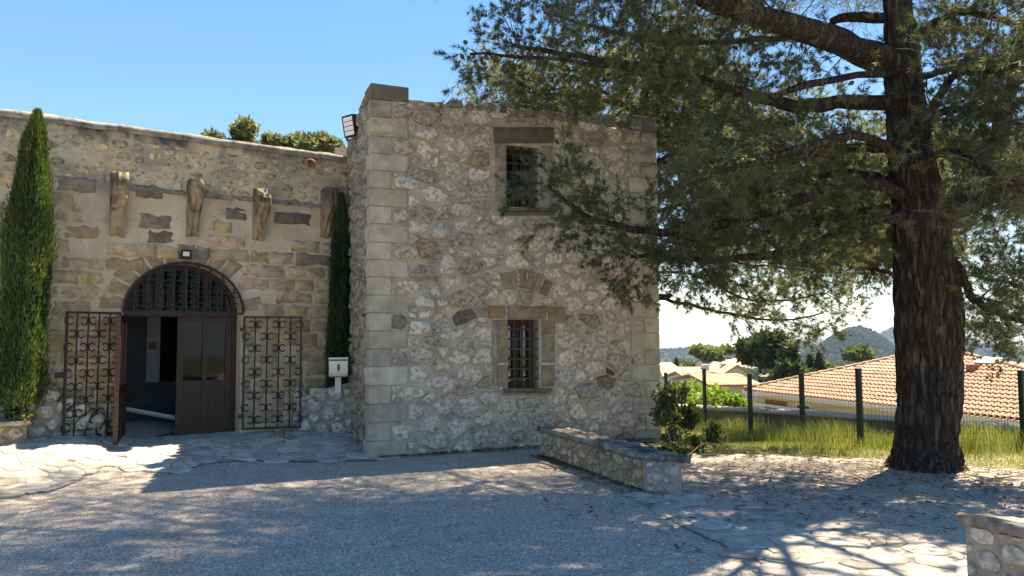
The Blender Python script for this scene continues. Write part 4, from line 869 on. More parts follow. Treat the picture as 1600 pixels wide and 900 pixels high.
part('lid', B(-hw - .006, hw + .006, -.11, .122, zt_ - .028, zt_), M['steel'], mb); part('slot', B(-hw * .9, hw * .9, .102, .118, zt_ - .05, zt_ - .031), M['black'], mb)
part('side_panel', B(hw + .001, hw + .007, -.1, .1, zb_ + .03, zt_ - .04), M['black'], mb)
part('emblem', join(tube([P0 + ux * (.018 * math.sin(t * 1.0)) + uy * .127 + uz_ * ((zb_ + zt_) / 2 + .045 * math.cos(t)) for t in np.linspace(0, 6.28, 13)], .006, 4), B(-.006, .006, .119, .126, (zb_ + zt_) / 2 - .07, (zb_ + zt_) / 2 + .05)), M['black'], mb)
#@@VEG
# ================================================================== pines
def norm(v): return v / (np.linalg.norm(v, axis=-1, keepdims=True) + 1e-9)
def spray_template(seed, tufts=9, needles=23, nl=.088, nw=.0036, L_=.42):
    "a pine shoot along +X: forked twig with tufts of needles, one thin triangle for each needle"
    rg = np.random.default_rng(seed); T = []
    tips = [(np.array([L_ * .25, 0, 0]), np.array([1, 0, 0.0]), L_ * .75)]
    for _ in range(3):
        b0 = np.array([L_ * rg.uniform(.15, .6), 0, 0]); d = norm(np.array([.8, rg.normal(0, .55), rg.normal(0, .4)])); tips.append((b0, d, L_ * rg.uniform(.3, .5)))
    for b0, d, l in tips:
        for k in range(max(2, tufts // 4)):
            f = 1 - k * .22; p = b0 + d * l * f
            for _ in range(needles):
                v = norm(d * rg.uniform(.35, 1.3) + rg.normal(0, .55, 3)); q = norm(np.cross(v, rg.normal(0, 1, 3))) * nw; nl_ = nl * rg.uniform(.7, 1.2); T.append([p - q, p + q, p + v * nl_])
        q = norm(np.cross(d, [0, 0, 1.0])) * .004; T.append([b0 - q, b0 + q, b0 + d * l])
    return np.array(T)
def spray_mesh(pos, dirs, scl, colr, seed, temps):
    rg = np.random.default_rng(seed); pos, dirs, scl, colr = map(np.asarray, (pos, dirs, scl, colr)); Vs, Cs = [], []
    pick = rg.integers(0, len(temps), len(pos))
    for k, T in enumerate(temps):
        m = pick == k; n = int(m.sum())
        if not n: continue
        x = norm(dirs[m]); r = norm(rg.normal(0, 1, (n, 3))); y = norm(np.cross(r, x)); z = np.cross(x, y); B = np.stack([x, y, z], 1) * scl[m][:, None, None]
        V = np.einsum('tvk,nkj->ntvj', T, B) + pos[m][:, None, None]; Vs.append(V.reshape(-1, 3)); Cs.append(np.repeat(colr[m], T.shape[0] * 3, 0))
    V = np.concatenate(Vs); return V, np.arange(len(V), dtype=np.int32).reshape(-1, 3), np.concatenate(Cs)
class Pine:
    def __init__(s, seed): s.rg = np.random.default_rng(seed); s.limbs = []; s.br = []; s.pos = []; s.dir = []; s.scl = []; s.col = []
    def shoot(s, p, d, sc, c=None):
        s.pos.append(p); s.dir.append(d); s.scl.append(sc); k = s.rg.uniform(.7, 1.3); s.col.append((c if c is not None else np.array([1, 1, 1.0])) * k * np.array([s.rg.uniform(.92, 1.12), 1, s.rg.uniform(.8, 1.1)]))
    def sub(s, b0, d, l, dens, sc, lift, r=.011, depth=0):
        rg = s.rg; e = b0 + d * l + np.array([0, 0, lift * l]); m_ = b0 + d * l * .5 + rg.normal(0, .05 * l, 3); P = spline([b0, m_, e], 6)
        s.br.append(tube(P, np.linspace(r, .003, 6), 4, False))
        for t in rg.uniform(.3, 1.0, max(2, int(l * dens))):
            p = P[0] * 0 + np.array([np.interp(t * 5, range(6), P[:, i]) for i in range(3)]) + rg.normal(0, .05, 3); s.shoot(p, norm(d * .55 + rg.normal(0, .55, 3) + np.array([0, 0, .12])), sc * rg.uniform(.75, 1.2))
        if depth < 1:
            for t in rg.uniform(.25, .9, max(1, int(l * 3.2))):
                p = np.array([np.interp(t * 5, range(6), P[:, i]) for i in range(3)]); q = norm(d * .6 + rg.normal(0, .6, 3) * np.array([1, 1, .7])); s.sub(p, q, l * rg.uniform(.3, .55), dens, sc, lift * .5, r * .55, 1)
    def limb(s, pts, r0, r1, nsub, lens, t0=.2, dens=4.8, sc=1.0, lift=.05, zs=.7, sides=9, dirbias=None, rs=.011):
        rg = s.rg; P = spline(pts, 26); P[1:] += rg.normal(0, .012, P[1:].shape); s.limbs.append(tube(P, np.linspace(r0, r1, 26) * (1 + rg.normal(0, .05, 26)), sides))
        for k in range(nsub):
            t = t0 + (1 - t0) * (k + rg.random()) / nsub; i = t * 25; p = np.array([np.interp(i, range(26), P[:, j]) for j in range(3)]); tg = norm(P[min(int(i) + 1, 25)] - P[max(int(i) - 1, 0)])
            d = rg.normal(0, 1, 3) * np.array([1, 1, zs]); d = norm(norm(d - tg * (d @ tg)) * .9 + tg * rg.uniform(.1, .8) + (np.array(dirbias) if dirbias is not None else 0)); s.sub(p, d, rg.uniform(*lens), dens, sc, lift, rs)
        s.shoot(P[-1], norm(P[-1] - P[-3]), sc)
    def build(s, root, mt, temps, seed, bark_=None, with_limbs=True, thin=None):
        if with_limbs:
            for L_ in s.limbs: part('limb', L_, bark_ or M['bark'], root, True)
        else: s.br += s.limbs
        if s.br: part('branches', join(*s.br), M['twig'], root, True)
        if thin is not None:
            n0 = thin[0]; A_ = spray_mesh(s.pos[:n0], s.dir[:n0], s.scl[:n0], s.col[:n0], seed, temps); B_ = spray_mesh(s.pos[n0:], s.dir[n0:], s.scl[n0:], s.col[n0:], seed + 1, thin[1])
            V, Fc, c = np.concatenate([A_[0], B_[0]]), np.concatenate([A_[1], B_[1] + len(A_[0])]), np.concatenate([A_[2], B_[2]])
        else: V, Fc, c = spray_mesh(s.pos, s.dir, s.scl, s.col, seed, temps)
        part('crown', (V, Fc), mt, root, False, col=c); return len(Fc)
TEMP = [spray_template(k) for k in range(4)]
TEMPO = [spray_template(20 + k, 8, 7, .1, .0017, .55) for k in range(3)]
TEMPF = [spray_template(10 + k, 8, 13, .1, .0052) for k in range(3)]
def px(L_): return [at(*p) for p in L_]
# ---- the big pine
TD = 9.73
tp = [(1445, 742, 62), (1446, 722, 53), (1448, 690, 48), (1451, 640, 47), (1453, 590, 49), (1451, 520, 52), (1448, 455, 51), (1441, 395, 46), (1435, 330, 43), (1425, 260, 36), (1418, 200, 33), (1412, 130, 30), (1408, 60, 26), (1403, 0, 23), (1398, -80, 20), (1390, -200, 17), (1382, -330, 13), (1372, -560, 6)]
TP = np.array([at(x, y, TD) for x, y, _ in tp]); TRd = np.array([w_ * TD / F_PX for *_, w_ in tp]) * .9; TRd[0] *= 1.25; TRd[1] *= 1.08
pine = thing('pine_tree', TP[0] * np.array([1, 1, 0]), 'huge dark-barked pine with spreading limbs right of the tower', 'tree')
nr, ns = 260, 96; pth = spline(TP, nr); rr = np.interp(np.linspace(0, len(tp) - 1, nr), range(len(tp)), TRd); ang = np.arange(ns) * 2 * math.pi / ns
dirs_ = np.stack([np.cos(ang), np.sin(ang), 0 * ang], -1); V = pth[:, None] + dirs_[None] * rr[:, None, None]
q = np.stack([V[..., 0] * 11, V[..., 1] * 11, V[..., 2] * 2.2], -1); wq = fbm(q * .6, 4, 3) * 1.6; ridg = np.abs(fbm(q + wq[..., None], 9, 4) - .47) * 2
dis = (smooth(.0, .3, ridg) - .55) * .05 + (fbm(V * 1.6, 2, 3) - .45) * .07
V = V + dirs_[None] * (dis * np.minimum(rr / .3, 1)[:, None])[..., None]
kn = at(1462, 455, TD - .4); dk = np.linalg.norm((V - kn) * np.array([1, 1, .8]), axis=-1); V = V + dirs_[None] * (.07 * np.exp(-(dk / .17) ** 2) - .05 * np.exp(-(dk / .06) ** 2))[..., None]
i = (np.arange(nr - 1)[:, None] * ns + np.arange(ns)[None]); j = np.arange(nr - 1)[:, None] * ns + (np.arange(ns)[None] + 1) % ns
part('trunk', (V.reshape(-1, 3), np.stack([i, j, j + ns, i + ns], -1).reshape(-1, 4)), M['bark'], pine, True)
P = Pine(71); hw = lambda w_: w_ * TD / F_PX
P.limb(px([(1412, 112, 9.7), (1385, 96, 9.6), (1330, 74, 9.3), (1250, 45, 8.9), (1160, 18, 8.5), (1080, -15, 8.2), (980, -60, 7.9), (880, -90, 7.8)]), hw(25), hw(8), 30, (.5, 1.1), .25, lift=-.05, sides=14)
P.limb(px([(1415, 160, 9.7), (1330, 160, 9.6), (1255, 167, 9.5), (1205, 156, 9.5), (1150, 140, 9.6), (1080, 120, 9.8), (980, 100, 10), (880, 85, 10.2), (800, 70, 10.4)]), hw(13), hw(3), 34, (.35, .75), .4)
P.limb(px([(1405, 114, 9.6), (1310, 120, 9.2), (1200, 148, 9.0), (1090, 125, 8.9), (960, 105, 9), (850, 90, 9.1), (735, 84, 9.2)]), hw(6), hw(2), 30, (.25, .6), .3)
P.limb(px([(1405, 28, 9.7), (1320, 28, 10), (1285, 48, 10.2), (1200, 62, 10.4), (1080, 66, 10.6), (960, 50, 10.8), (850, 20, 11)]), hw(9), hw(2), 26, (.35, .85), .35)
P.limb(px([(1415, 305, 9.6), (1340, 283, 9.3), (1240, 315, 9.1), (1150, 345, 9.0), (1050, 362, 8.9), (970, 355, 8.8), (905, 330, 8.7), (855, 290, 8.6)]), hw(11), hw(2.5), 44, (.2, .5), .14, lift=-.04, zs=.5)
P.limb(px([(1415, 335, 9.6), (1340, 350, 9.2), (1250, 390, 9.0), (1150, 405, 8.9), (1060, 405, 8.8), (985, 400, 8.8)]), hw(9), hw(2.5), 38, (.2, .5), .1, lift=-.04, zs=.5)
P.limb(px([(1420, 290, 9.8), (1330, 270, 10), (1220, 290, 10.1), (1120, 330, 10.2), (1050, 380, 10.3)]), hw(8), hw(2.5), 34, (.3, .6), .1)
P.limb(px([(1420, 320, 9.9), (1340, 330, 10.3), (1240, 350, 10.6), (1140, 380, 10.8), (1060, 400, 11)]), hw(8), hw(2.5), 34, (.3, .65), .1)
P.limb(px([(1410, 240, 9.6), (1340, 230, 9.9), (1250, 245, 10.2), (1150, 262, 10.4), (1080, 290, 10.6)]), hw(9), hw(2.5), 32, (.3, .6), .15)
P.limb(px([(1415, 250, 9.5), (1350, 215, 8.7), (1270, 225, 8.1), (1190, 250, 7.8), (1120, 270, 7.6)]), hw(8), hw(2.5), 20, (.25, .6), .3)
# right side
P.limb(px([(1440, 345, 9.7), (1490, 315, 9.7), (1540, 255, 9.8), (1575, 160, 9.9), (1605, 40, 10)]), hw(19), hw(9), 26, (.35, .8), .35)
P.limb(px([(1480, 335, 9.6), (1540, 312, 9.4), (1600, 285, 9.3), (1690, 265, 9.2)]), hw(14), hw(6), 18, (.3, .75), .2)
P.limb(px([(1475, 395, 9.6), (1502, 425, 9.5), (1525, 470, 9.4), (1570, 492, 9.3), (1640, 522, 9.2)]), hw(9), hw(3), 20, (.2, .5), .22)
P.limb(px([(1410, 72, 9.7), (1450, 45, 9.65), (1500, 18, 9.6), (1560, 30, 9.5), (1640, 60, 9.4)]), hw(8), hw(3), 20, (.3, .75), .2)
P.limb(px([(1425, 190, 9.7), (1500, 170, 9.2), (1570, 190, 8.7), (1660, 200, 8.4)]), hw(7), hw(2.5), 26, (.3, .75), .1)
P.limb(px([(1430, 215, 9.5), (1490, 120, 9.0), (1540, 110, 8.5), (1620, 100, 8.2)]), hw(7), hw(2.5), 24, (.3, .75), .1)
P.limb(px([(1425, 260, 9.4), (1480, 235, 8.8), (1530, 260, 8.2), (1600, 300, 7.8)]), hw(7), hw(2), 24, (.25, .6), .15)
P.limb(px([(1412, 135, 9.75), (1450, 118, 9.9), (1520, 100, 10.8), (1600, 90, 11.6), (1680, 80, 12)]), hw(7), hw(2.5), 20, (.4, .9), .1)
# crown above the picture: it shades the yard

n_low = len(P.pos)
for k, (az, ln2_, zz, rise, nsb) in enumerate([(200, 4.6, 7.0, .9, 24), (235, 5.2, 6.6, .5, 26), (265, 3.6, 7.4, 1.0, 12), (165, 4.2, 7.8, 1.2, 22), (300, 3.0, 7.2, .8, 10), (20, 3.6, 7.5, 1.0, 18), (50, 4.2, 7.2, 1.0, 24), (75, 4.4, 7.6, 1.0, 26), (100, 4.6, 7.0, 1.0, 26), (120, 4.4, 7.4, 1.0, 24), (85, 3.6, 8.4, 1.0, 22), (185, 5.8, 6.9, .6, 34), (198, 6.4, 7.3, .8, 34), (225, 5.6, 7.2, .8, 30), (175, 6.0, 8.0, .8, 30), (160, 6.6, 8.6, 1.0, 30), (172, 7.4, 9.0, .9, 34), (184, 7.0, 9.4, .9, 32), (196, 7.2, 8.8, .8, 32), (210, 5.6, 9.6, .8, 26), (150, 5.2, 9.6, .8, 22), (178, 5.0, 10.2, .8, 22), (128, 5.2, 8.4, .8, 40), (138, 6.0, 8.8, .8, 46), (147, 6.8, 9.0, .8, 46), (155, 7.4, 9.2, .8, 44), (133, 6.6, 9.6, .6, 40), (143, 5.2, 8.0, .9, 36), (62, 4.8, 8.2, .8, 34), (25, 2.4, 8.8, .6, 24), (150, 2.4, 9.8, .5, 24), (275, 2.6, 8.6, .6, 24), (330, 2.8, 8.8, .6, 24), (225, 2.4, 9.9, .5, 24), (0, 3.0, 8.2, .6, 22), (180, 6.6, 10.0, .4, 34), (160, 8.2, 9.6, .6, 36), (167, 8.4, 9.2, .7, 36), (174, 8.4, 9.8, .5, 34), (187, 7.8, 9.4, .6, 32), (70, 3.6, 7.4, .8, 26), (105, 3.4, 8.0, .9, 30), (115, 4.2, 8.6, .8, 34), (122, 3.4, 9.2, .7, 26), (95, 4.6, 9.0, .7, 26), (168, 6.8, 7.6, 1.6, 26), (180, 7.6, 8.2, 1.3, 30), (215, 3.6, 8.6, 1.0, 22), (150, 3.2, 8.8, 1.0, 18), (215, 6.2, 6.3, .4, 22)]):
    a_ = R(az); c0 = np.array([np.interp(zz, TP[:, 2], TP[:, j]) for j in range(3)]); d = np.array([math.cos(a_), math.sin(a_), 0]); sd = np.array([-d[1], d[0], 0]) * P.rg.normal(0, .35)
    P.limb([c0, c0 + d * ln2_ * .33 + np.array([0, 0, rise * .5]), c0 + d * ln2_ * .7 + sd + np.array([0, 0, rise * .9]), c0 + d * ln2_ + sd * 1.5 + np.array([0, 0, rise])], .06, .01, int(nsb * (.85 if 35 < az < 165 else 1.0 if 165 <= az < 203 else .55)), (.7, 1.5), .2, dens=5.0 if 145 < az < 206 else 3.6, sc=1.3 if 145 < az < 206 else 1.2, sides=7, rs=.006)
nt_ = P.build(pine, M['needle'], TEMP, 72, thin=(n_low, TEMPO))
# cones on the outer tips
rg = np.random.default_rng(5); cn = []
for x, y in ((727, 66), (733, 90), (722, 88), (760, 90), (770, 88), (757, 108), (788, 103), (797, 108), (776, 92), (810, 70), (940, 25), (965, 110), (868, 300), (905, 325), (1330, 130)):
    c = at(x, y, 9.1 if y < 200 else 8.7); ax = norm(rg.normal(0, 1, 3)); part('pine_cone', tube([c + ax * k for k in (-.04, -.02, .0, .025, .045)], [.008, .026, .03, .02, .004], 7), M['twig'], pine, True)

def bg_pine(label, base, H_, seed, limbs, mt, sc, dens, name='pine_tree', r0=.22):
    "a pine farther back: trunk and limbs given as (height, azimuth, length, rise, count, spread)"
    t = thing(name, base, label, 'tree', 'pines behind the stone buildings'); base = np.array(base, float); p = Pine(seed); top_ = base + np.array([.2, .1, H_])
    pts = spline([base, base * .5 + top_ * .5 + np.array([.15, 0, 0]), top_], 12); part('trunk', tube(pts, np.linspace(r0, .04, 12), 10), M['bark'], t, True)
    for hz, az, ln2_, rise, n_, sp in limbs:
        c0 = base + (top_ - base) * hz / H_; d = np.array([math.cos(R(az)), math.sin(R(az)), 0]); p.limb([c0, c0 + d * ln2_ * .4 + np.array([0, 0, rise * .6]), c0 + d * ln2_ + np.array([0, 0, rise])], .07, .015, n_, sp, .25, dens=dens, sc=sc, sides=6)
    p.build(t, mt, TEMPF, seed); return t
def spread(seed, n, z0, z1, l0, l1, cnt, sp):
    rg = np.random.default_rng(seed); return [(z0 + (z1 - z0) * (k + .5) / n, rg.uniform(0, 360), (l0 + (l1 - l0) * (k / n)) * rg.uniform(.8, 1.2), rg.uniform(.1, .9), cnt, sp) for k in range(n)]
b1 = at(1000, 600, 17.5); b1[2] = terrain(b1[0], b1[1])
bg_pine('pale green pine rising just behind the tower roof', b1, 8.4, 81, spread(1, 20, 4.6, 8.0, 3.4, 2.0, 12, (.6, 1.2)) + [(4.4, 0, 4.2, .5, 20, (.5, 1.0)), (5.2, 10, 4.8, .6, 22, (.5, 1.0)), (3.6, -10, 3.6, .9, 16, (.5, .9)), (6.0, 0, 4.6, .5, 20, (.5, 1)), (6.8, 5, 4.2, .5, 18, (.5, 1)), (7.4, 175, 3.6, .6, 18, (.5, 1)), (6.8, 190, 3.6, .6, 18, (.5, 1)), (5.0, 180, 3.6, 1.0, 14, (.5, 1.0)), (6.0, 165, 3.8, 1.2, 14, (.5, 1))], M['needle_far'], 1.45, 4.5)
b2 = at(1440, 600, 21); b2[2] = terrain(b2[0], b2[1])
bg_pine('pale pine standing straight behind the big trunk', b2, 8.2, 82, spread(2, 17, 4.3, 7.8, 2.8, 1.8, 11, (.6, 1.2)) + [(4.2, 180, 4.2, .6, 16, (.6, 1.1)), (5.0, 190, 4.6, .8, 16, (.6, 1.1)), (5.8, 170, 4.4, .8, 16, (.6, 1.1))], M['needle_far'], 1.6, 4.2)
b3 = at(1640, 600, 16); b3[2] = terrain(b3[0], b3[1])
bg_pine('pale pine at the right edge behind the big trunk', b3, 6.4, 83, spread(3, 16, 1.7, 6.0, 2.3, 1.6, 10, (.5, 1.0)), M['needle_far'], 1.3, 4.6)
# bough that leaves the hidden pine at the tower's right edge
P2 = Pine(84); bough = thing('pine_tree', at(1000, 540, 13.6) * np.array([1, 1, 0]), 'low pine bough with a cut stub sweeping right from behind the tower', 'tree', 'pines behind the stone buildings')
P2.limb(px([(985, 462, 13.4), (1030, 466, 13.2), (1080, 476, 13), (1130, 488, 12.8), (1190, 498, 12.6), (1240, 498, 12.5), (1285, 490, 12.4)]), .035, .012, 14, (.35, .7), .45, lift=-.08, dirbias=(.35, 0, .0))
P2.limb(px([(1000, 430, 13.4), (1060, 425, 13.1), (1110, 440, 12.8), (1160, 465, 12.6), (1230, 470, 12.5), (1300, 455, 12.4)]), .03, .01, 22, (.35, .75), .2, lift=-.05, dirbias=(.3, 0, -.1))
P2.limb(px([(1000, 400, 13.2), (1080, 390, 12.8), (1160, 410, 12.5), (1240, 420, 12.3), (1290, 425, 12.2)]), .03, .01, 22, (.35, .75), .15, lift=-.05, dirbias=(.2, 0, -.1))
P2.limb(px([(980, 470, 13.5), (1030, 464, 13.3), (1046, 462, 13.2)]), .05, .045, 0, (.3, .5))
part('trunk', tube(px([(985, 700, 13.9), (980, 470, 13.6), (985, 300, 13.6), (1000, 200, 13.8)]), [.16, .13, .1, .06], 10), M['bark'], bough, True)
P2.build(bough, M['needle_far'], TEMP, 85)

# ---- crowns made of leaf clumps, for trees and shrubs
def clump(lobes, n, size, seed, shell=.55, up=0.0, squash=1.0):
    "leaf-sized triangles spread through lobes (centre, radii)"
    rg = np.random.default_rng(seed); lobes = [(np.array(c, float), np.broadcast_to(np.array(r, float), (3,))) for c, r in lobes]; vol = np.array([np.prod(r) ** (2 / 3) for _, r in lobes]); vol /= vol.sum(); P_, C_ = [], []
    for (c, r), f in zip(lobes, vol):
        k = max(8, int(n * f)); d = norm(rg.normal(0, 1, (k, 3))); rad = (shell + (1 - shell) * rg.random(k) ** .6) * (1 + .22 * (vnoise(d * 3 + c, seed) - .5) * 2); p = c + d * r * rad[:, None]; P_.append(p)
        g = .55 + .9 * vnoise(p / (size * 5), seed + 3); C_.append(g[:, None] * np.array([1, 1, .95]) * rg.uniform(.8, 1.2, (k, 1)))
    p = np.concatenate(P_); c = np.concatenate(C_); n = len(p); d = norm(rg.normal(0, 1, (n, 3)) + np.array([0, 0, up])); q = norm(np.cross(d, rg.normal(0, 1, (n, 3)))); s = size * rg.uniform(.6, 1.35, (n, 1))
    V = np.stack([p - q * s * .32, p + q * s * .32, p + d * s], 1).reshape(-1, 3); return V, np.arange(3 * n, dtype=np.int32).reshape(-1, 3), np.repeat(c, 3, 0)
def leafy(name, base, label, cat, lobes, n, size, mt, seed, trunk=None, group=None, up=0.0, shell=.5, stems=0):
    t = thing(name, base, label, cat, group); V, Fc, c = clump(lobes, n, size, seed, shell, up); part('crown', (V, Fc), mt, t, False, col=c)
    if trunk: part('trunk', tube(spline(trunk[0], 8), np.linspace(trunk[1], trunk[2], 8), 7), M['bark'], t, True)
    rg = np.random.default_rng(seed + 1)
    for k in range(stems):
        c0 = lobes[k % len(lobes)][0]; part('stem', tube(spline([np.array(base) + rg.normal(0, .08, 3) * np.array([1, 1, 0]), np.array(base) * .5 + np.array(c0) * .5 + rg.normal(0, .06, 3), np.array(c0) + rg.normal(0, .15, 3)], 6), np.linspace(.014, .005, 6), 5), M['twig'], t, True)
    return t
def cypress(name, base, H_, R_, n, seed, mt, label, lean=0.0, ts=.09):
    t = thing(name, base, label, 'tree', 'cypress trees against the hall wall'); rg = np.random.default_rng(seed); base = np.array(base, float)
    h = rg.random(n) ** .85; a = rg.uniform(0, 6.283, n); prof = np.interp(h, [0, .06, .25, .5, .75, .9, 1], [.8, 1, 1, .9, .72, .42, .05]); lob = .62 + .72 * vnoise(np.stack([np.cos(a) * 2.2, np.sin(a) * 2.2, h * H_ * 1.3], -1), seed)
    k = rg.uniform(.5, 1.0, n) ** .6 * np.where(rg.random(n) < .08, 1.22, 1.0); r = R_ * prof * lob * k; p = base + np.stack([np.cos(a) * r + lean * h, np.sin(a) * r, h * H_], -1)
    d = norm(np.stack([np.cos(a) * .28, np.sin(a) * .28, np.ones(n)], -1) + rg.normal(0, .22, (n, 3))); q = norm(np.cross(d, rg.normal(0, 1, (n, 3)))); s = ts * rg.uniform(.6, 1.4, (n, 1))
    V = np.stack([p - q * s * .13, p + q * s * .13, p + d * s], 1).reshape(-1, 3); g = (.5 + 1.0 * vnoise(p * np.array([7, 7, 3.]), seed + 2))[:, None] * np.array([1.0, 1, .9]) * rg.uniform(.75, 1.25, (n, 1)); 
    part('crown', (V, np.arange(3 * n, dtype=np.int32).reshape(-1, 3)), mt, t, False, col=np.repeat(g, 3, 0))
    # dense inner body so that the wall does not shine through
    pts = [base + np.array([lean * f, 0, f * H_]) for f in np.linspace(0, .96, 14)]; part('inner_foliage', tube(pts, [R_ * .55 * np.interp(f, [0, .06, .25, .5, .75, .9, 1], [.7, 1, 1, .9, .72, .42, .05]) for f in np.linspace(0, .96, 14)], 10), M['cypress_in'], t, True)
    part('trunk', tube([base + np.array([0, 0, -.2]), base + np.array([0, 0, .4])], [.07, .06], 8), M['bark'], t, True); return t
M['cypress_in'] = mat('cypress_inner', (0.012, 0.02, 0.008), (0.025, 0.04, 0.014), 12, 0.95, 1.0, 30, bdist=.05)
hgt = FAC.uz(35, 175)[1]
cb = FAC.P(FAC.uz(26, 600)[0] + .0, .78, .42); f_ = Frame(cb, FAC.U); zt_c = f_.uz(44, 176)[1]
cy = cypress('cypress_tree', cb, zt_c - .78, .31, 36000, 91, M['cypress'], 'tall sunlit cypress at the left end of the hall wall', .14, .065)
cb2 = FAC.P(FAC.uz(518, 600)[0] - .05, .6, .42); f_ = Frame(cb2, FAC.U); zt_c = f_.uz(527, 305)[1]
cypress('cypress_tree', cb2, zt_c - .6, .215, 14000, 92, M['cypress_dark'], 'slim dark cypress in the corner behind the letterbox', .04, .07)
# small plants on the rockery
pb = fr2.P(fr2.uz(20, 640)[0], zl, .25)
leafy('garden_plant', pb, 'small grey-green flowering plant on the planter ledge', 'plant', [(pb + np.array([0, 0, .1]), (.14, .12, .12)), (pb + np.array([.12, 0, .04]), (.1, .1, .08))], 500, .05, M['leaf'], 93, stems=3)
fp = fr2.P(fr2.uz(79, 626)[0], fr2.uz(79, 630)[1], .02); t = thing('flower', fp, 'single pink flower on the rockery wall', 'flower')
V, Fc, c = clump([(fp + np.array([0, 0, .06]), .03)], 40, .035, 94); M['pink'] = leafmat('pink_petals', (.55, .07, .12), (.7, .15, .2), .3); part('petals', (V, Fc), M['pink'], t, False, col=c); part('stem', tube([fp, fp + np.array([0, 0, .05])], .004, 5), M['leaf'], t, col=np.array([1, 1, 1.]))
# oleander at the tower's right corner
ob = gnd(1062, 716); lob = [at(1045, 660, 11.0), at(1075, 650, 11.3), at(1060, 690, 10.9), at(1085, 680, 11.2), at(1050, 640, 11.2), at(1066, 705, 10.8)]
leafy('oleander_bush', ob, 'bushy oleander at the right foot of the tower', 'bush', [(l + np.random.default_rng(int(k_)).normal(0, .1, 3), np.random.default_rng(int(k_)).uniform(.1, .23, 3)) for k_, l in enumerate(lob + lob)] + [(at(1048, 618, 11.3), (.08, .08, .16)), (at(1068, 612, 11.3), (.06, .06, .16))], 3000, .085, M['oleander'], 95, stems=12, up=.7, shell=.2)
#@@FAR
# ================================================================== fence, boundary wall, grass
M['green_metal'] = mat('dark_green_coating', (0.006, 0.02, 0.014), (0.01, 0.03, 0.02), 8, 0.45)
fx = [(1040, 583, 21, 1.2), (1100, 577, 18.4, 1.25), (1171, 585, 16.1, 1.27), (1252, 583, 14, 1.27), (1341, 577, 12, 1.2), (1462, 578, 11.3, 1.2), (1595, 580, 11.6, 1.25), (1760, 585, 11.9, 1.25)]
fence = thing('mesh_fence', at(1341, 695, 12), 'dark green welded mesh fence with square posts behind the pine', 'fence')
tops = [at(x, y, d) for x, y, d, _ in fx]; posts = []
for T_, (_, _, d, h_) in zip(tops, fx):
    z0 = min(float(terrain(T_[0], T_[1])), T_[2] - 1.1); s = .034; part('post', wbox((T_[0], T_[1], (T_[2] + z0 - .1) / 2), (s * 2, s * 2, T_[2] - z0 + .1), .4), M['green_metal'], fence); part('post_cap', wbox((T_[0], T_[1], T_[2] + .008), (s * 2.2, s * 2.2, .015), .4), M['green_metal'], fence); posts.append((T_, z0))
for (a, za), (b_, zb2) in zip(posts[:-1], posts[1:]):
    a2, b2_ = a.copy(), b_.copy(); Ls = float(np.linalg.norm((b2_ - a2)[:2])); nw = int(Ls / .055); W_ = []; r = .0026
    V, Fc = [], []
    def wire(p, q):
        k = len(V); d = norm(q - p); u = norm(np.cross(d, [0.3, .9, .2])); v = np.cross(d, u)
        for e in (p, q):
            for t in range(3): V.append(e + r * (math.cos(t * 2.094) * u + math.sin(t * 2.094) * v))
        for t in range(3): Fc.append((k + t, k + (t + 1) % 3, k + 3 + (t + 1) % 3, k + 3 + t))
    up = lambda f: a2 + (b2_ - a2) * f; lo = lambda f: np.r_[(a2 + (b2_ - a2) * f)[:2], za + (zb2 - za) * f + .05]
    for k in range(1, nw): f = k / nw; wire(lo(f), up(f) - np.array([0, 0, .04]))
    for k in range(7): f = k / 6.05; wire(lo(.005) * (1 - f) + (up(.005) - np.array([0, 0, .05])) * f, lo(.995) * (1 - f) + (up(.995) - np.array([0, 0, .05])) * f)
    part('wire_mesh_panel', (np.array(V), Fc), M['green_metal'], fence)
# boundary wall beyond, with a rounded pale coping
Z_BW = -.15
def on_z(x, y, z): d = ray(x, y); return CAM + d * ((z - H) / d[2])
bp = [on_z(1060, 631, Z_BW), on_z(1200, 638, Z_BW), on_z(1400, 650, Z_BW), on_z(1600, 663, Z_BW), on_z(1850, 680, Z_BW)]; q = spline(bp, 30)
bw = thing('boundary_wall', q[10] * np.array([1, 1, 0]) + np.array([0, 0, -.8]), 'long low garden wall with rounded pale coping behind the fence', 'wall')
M['bwall'] = mat('old_garden_wall', (0.14, 0.125, 0.09), (0.26, 0.23, 0.17), 3, 0.95, 0.7, 25); M['bcop'] = mat('pale_cement', (0.42, 0.39, 0.33), (0.55, 0.52, 0.45), 4, 0.9, 0.5, 30)
sd = norm(np.cross(np.gradient(q, axis=0), [0, 0, 1.0]))
def ribbon(prof): 
    V = np.stack([q + sd * h + np.array([0, 0, z]) for h, z in prof], 1).reshape(-1, 3); k = len(prof); return V, [(i * k + j, (i + 1) * k + j, (i + 1) * k + j + 1, i * k + j + 1) for i in range(29) for j in range(k - 1)]
part('wall_face', ribbon([(.12, -1.4), (.12, -.12), (-.12, -.12), (-.12, -2.6)]), M['bwall'], bw); part('coping', ribbon([(.12, -.125), (.17, -.12), (.18, -.07), (.1, -.015), (0, 0), (-.1, -.015), (-.18, -.07), (-.17, -.12), (-.12, -.125)]), M['bcop'], bw, True)
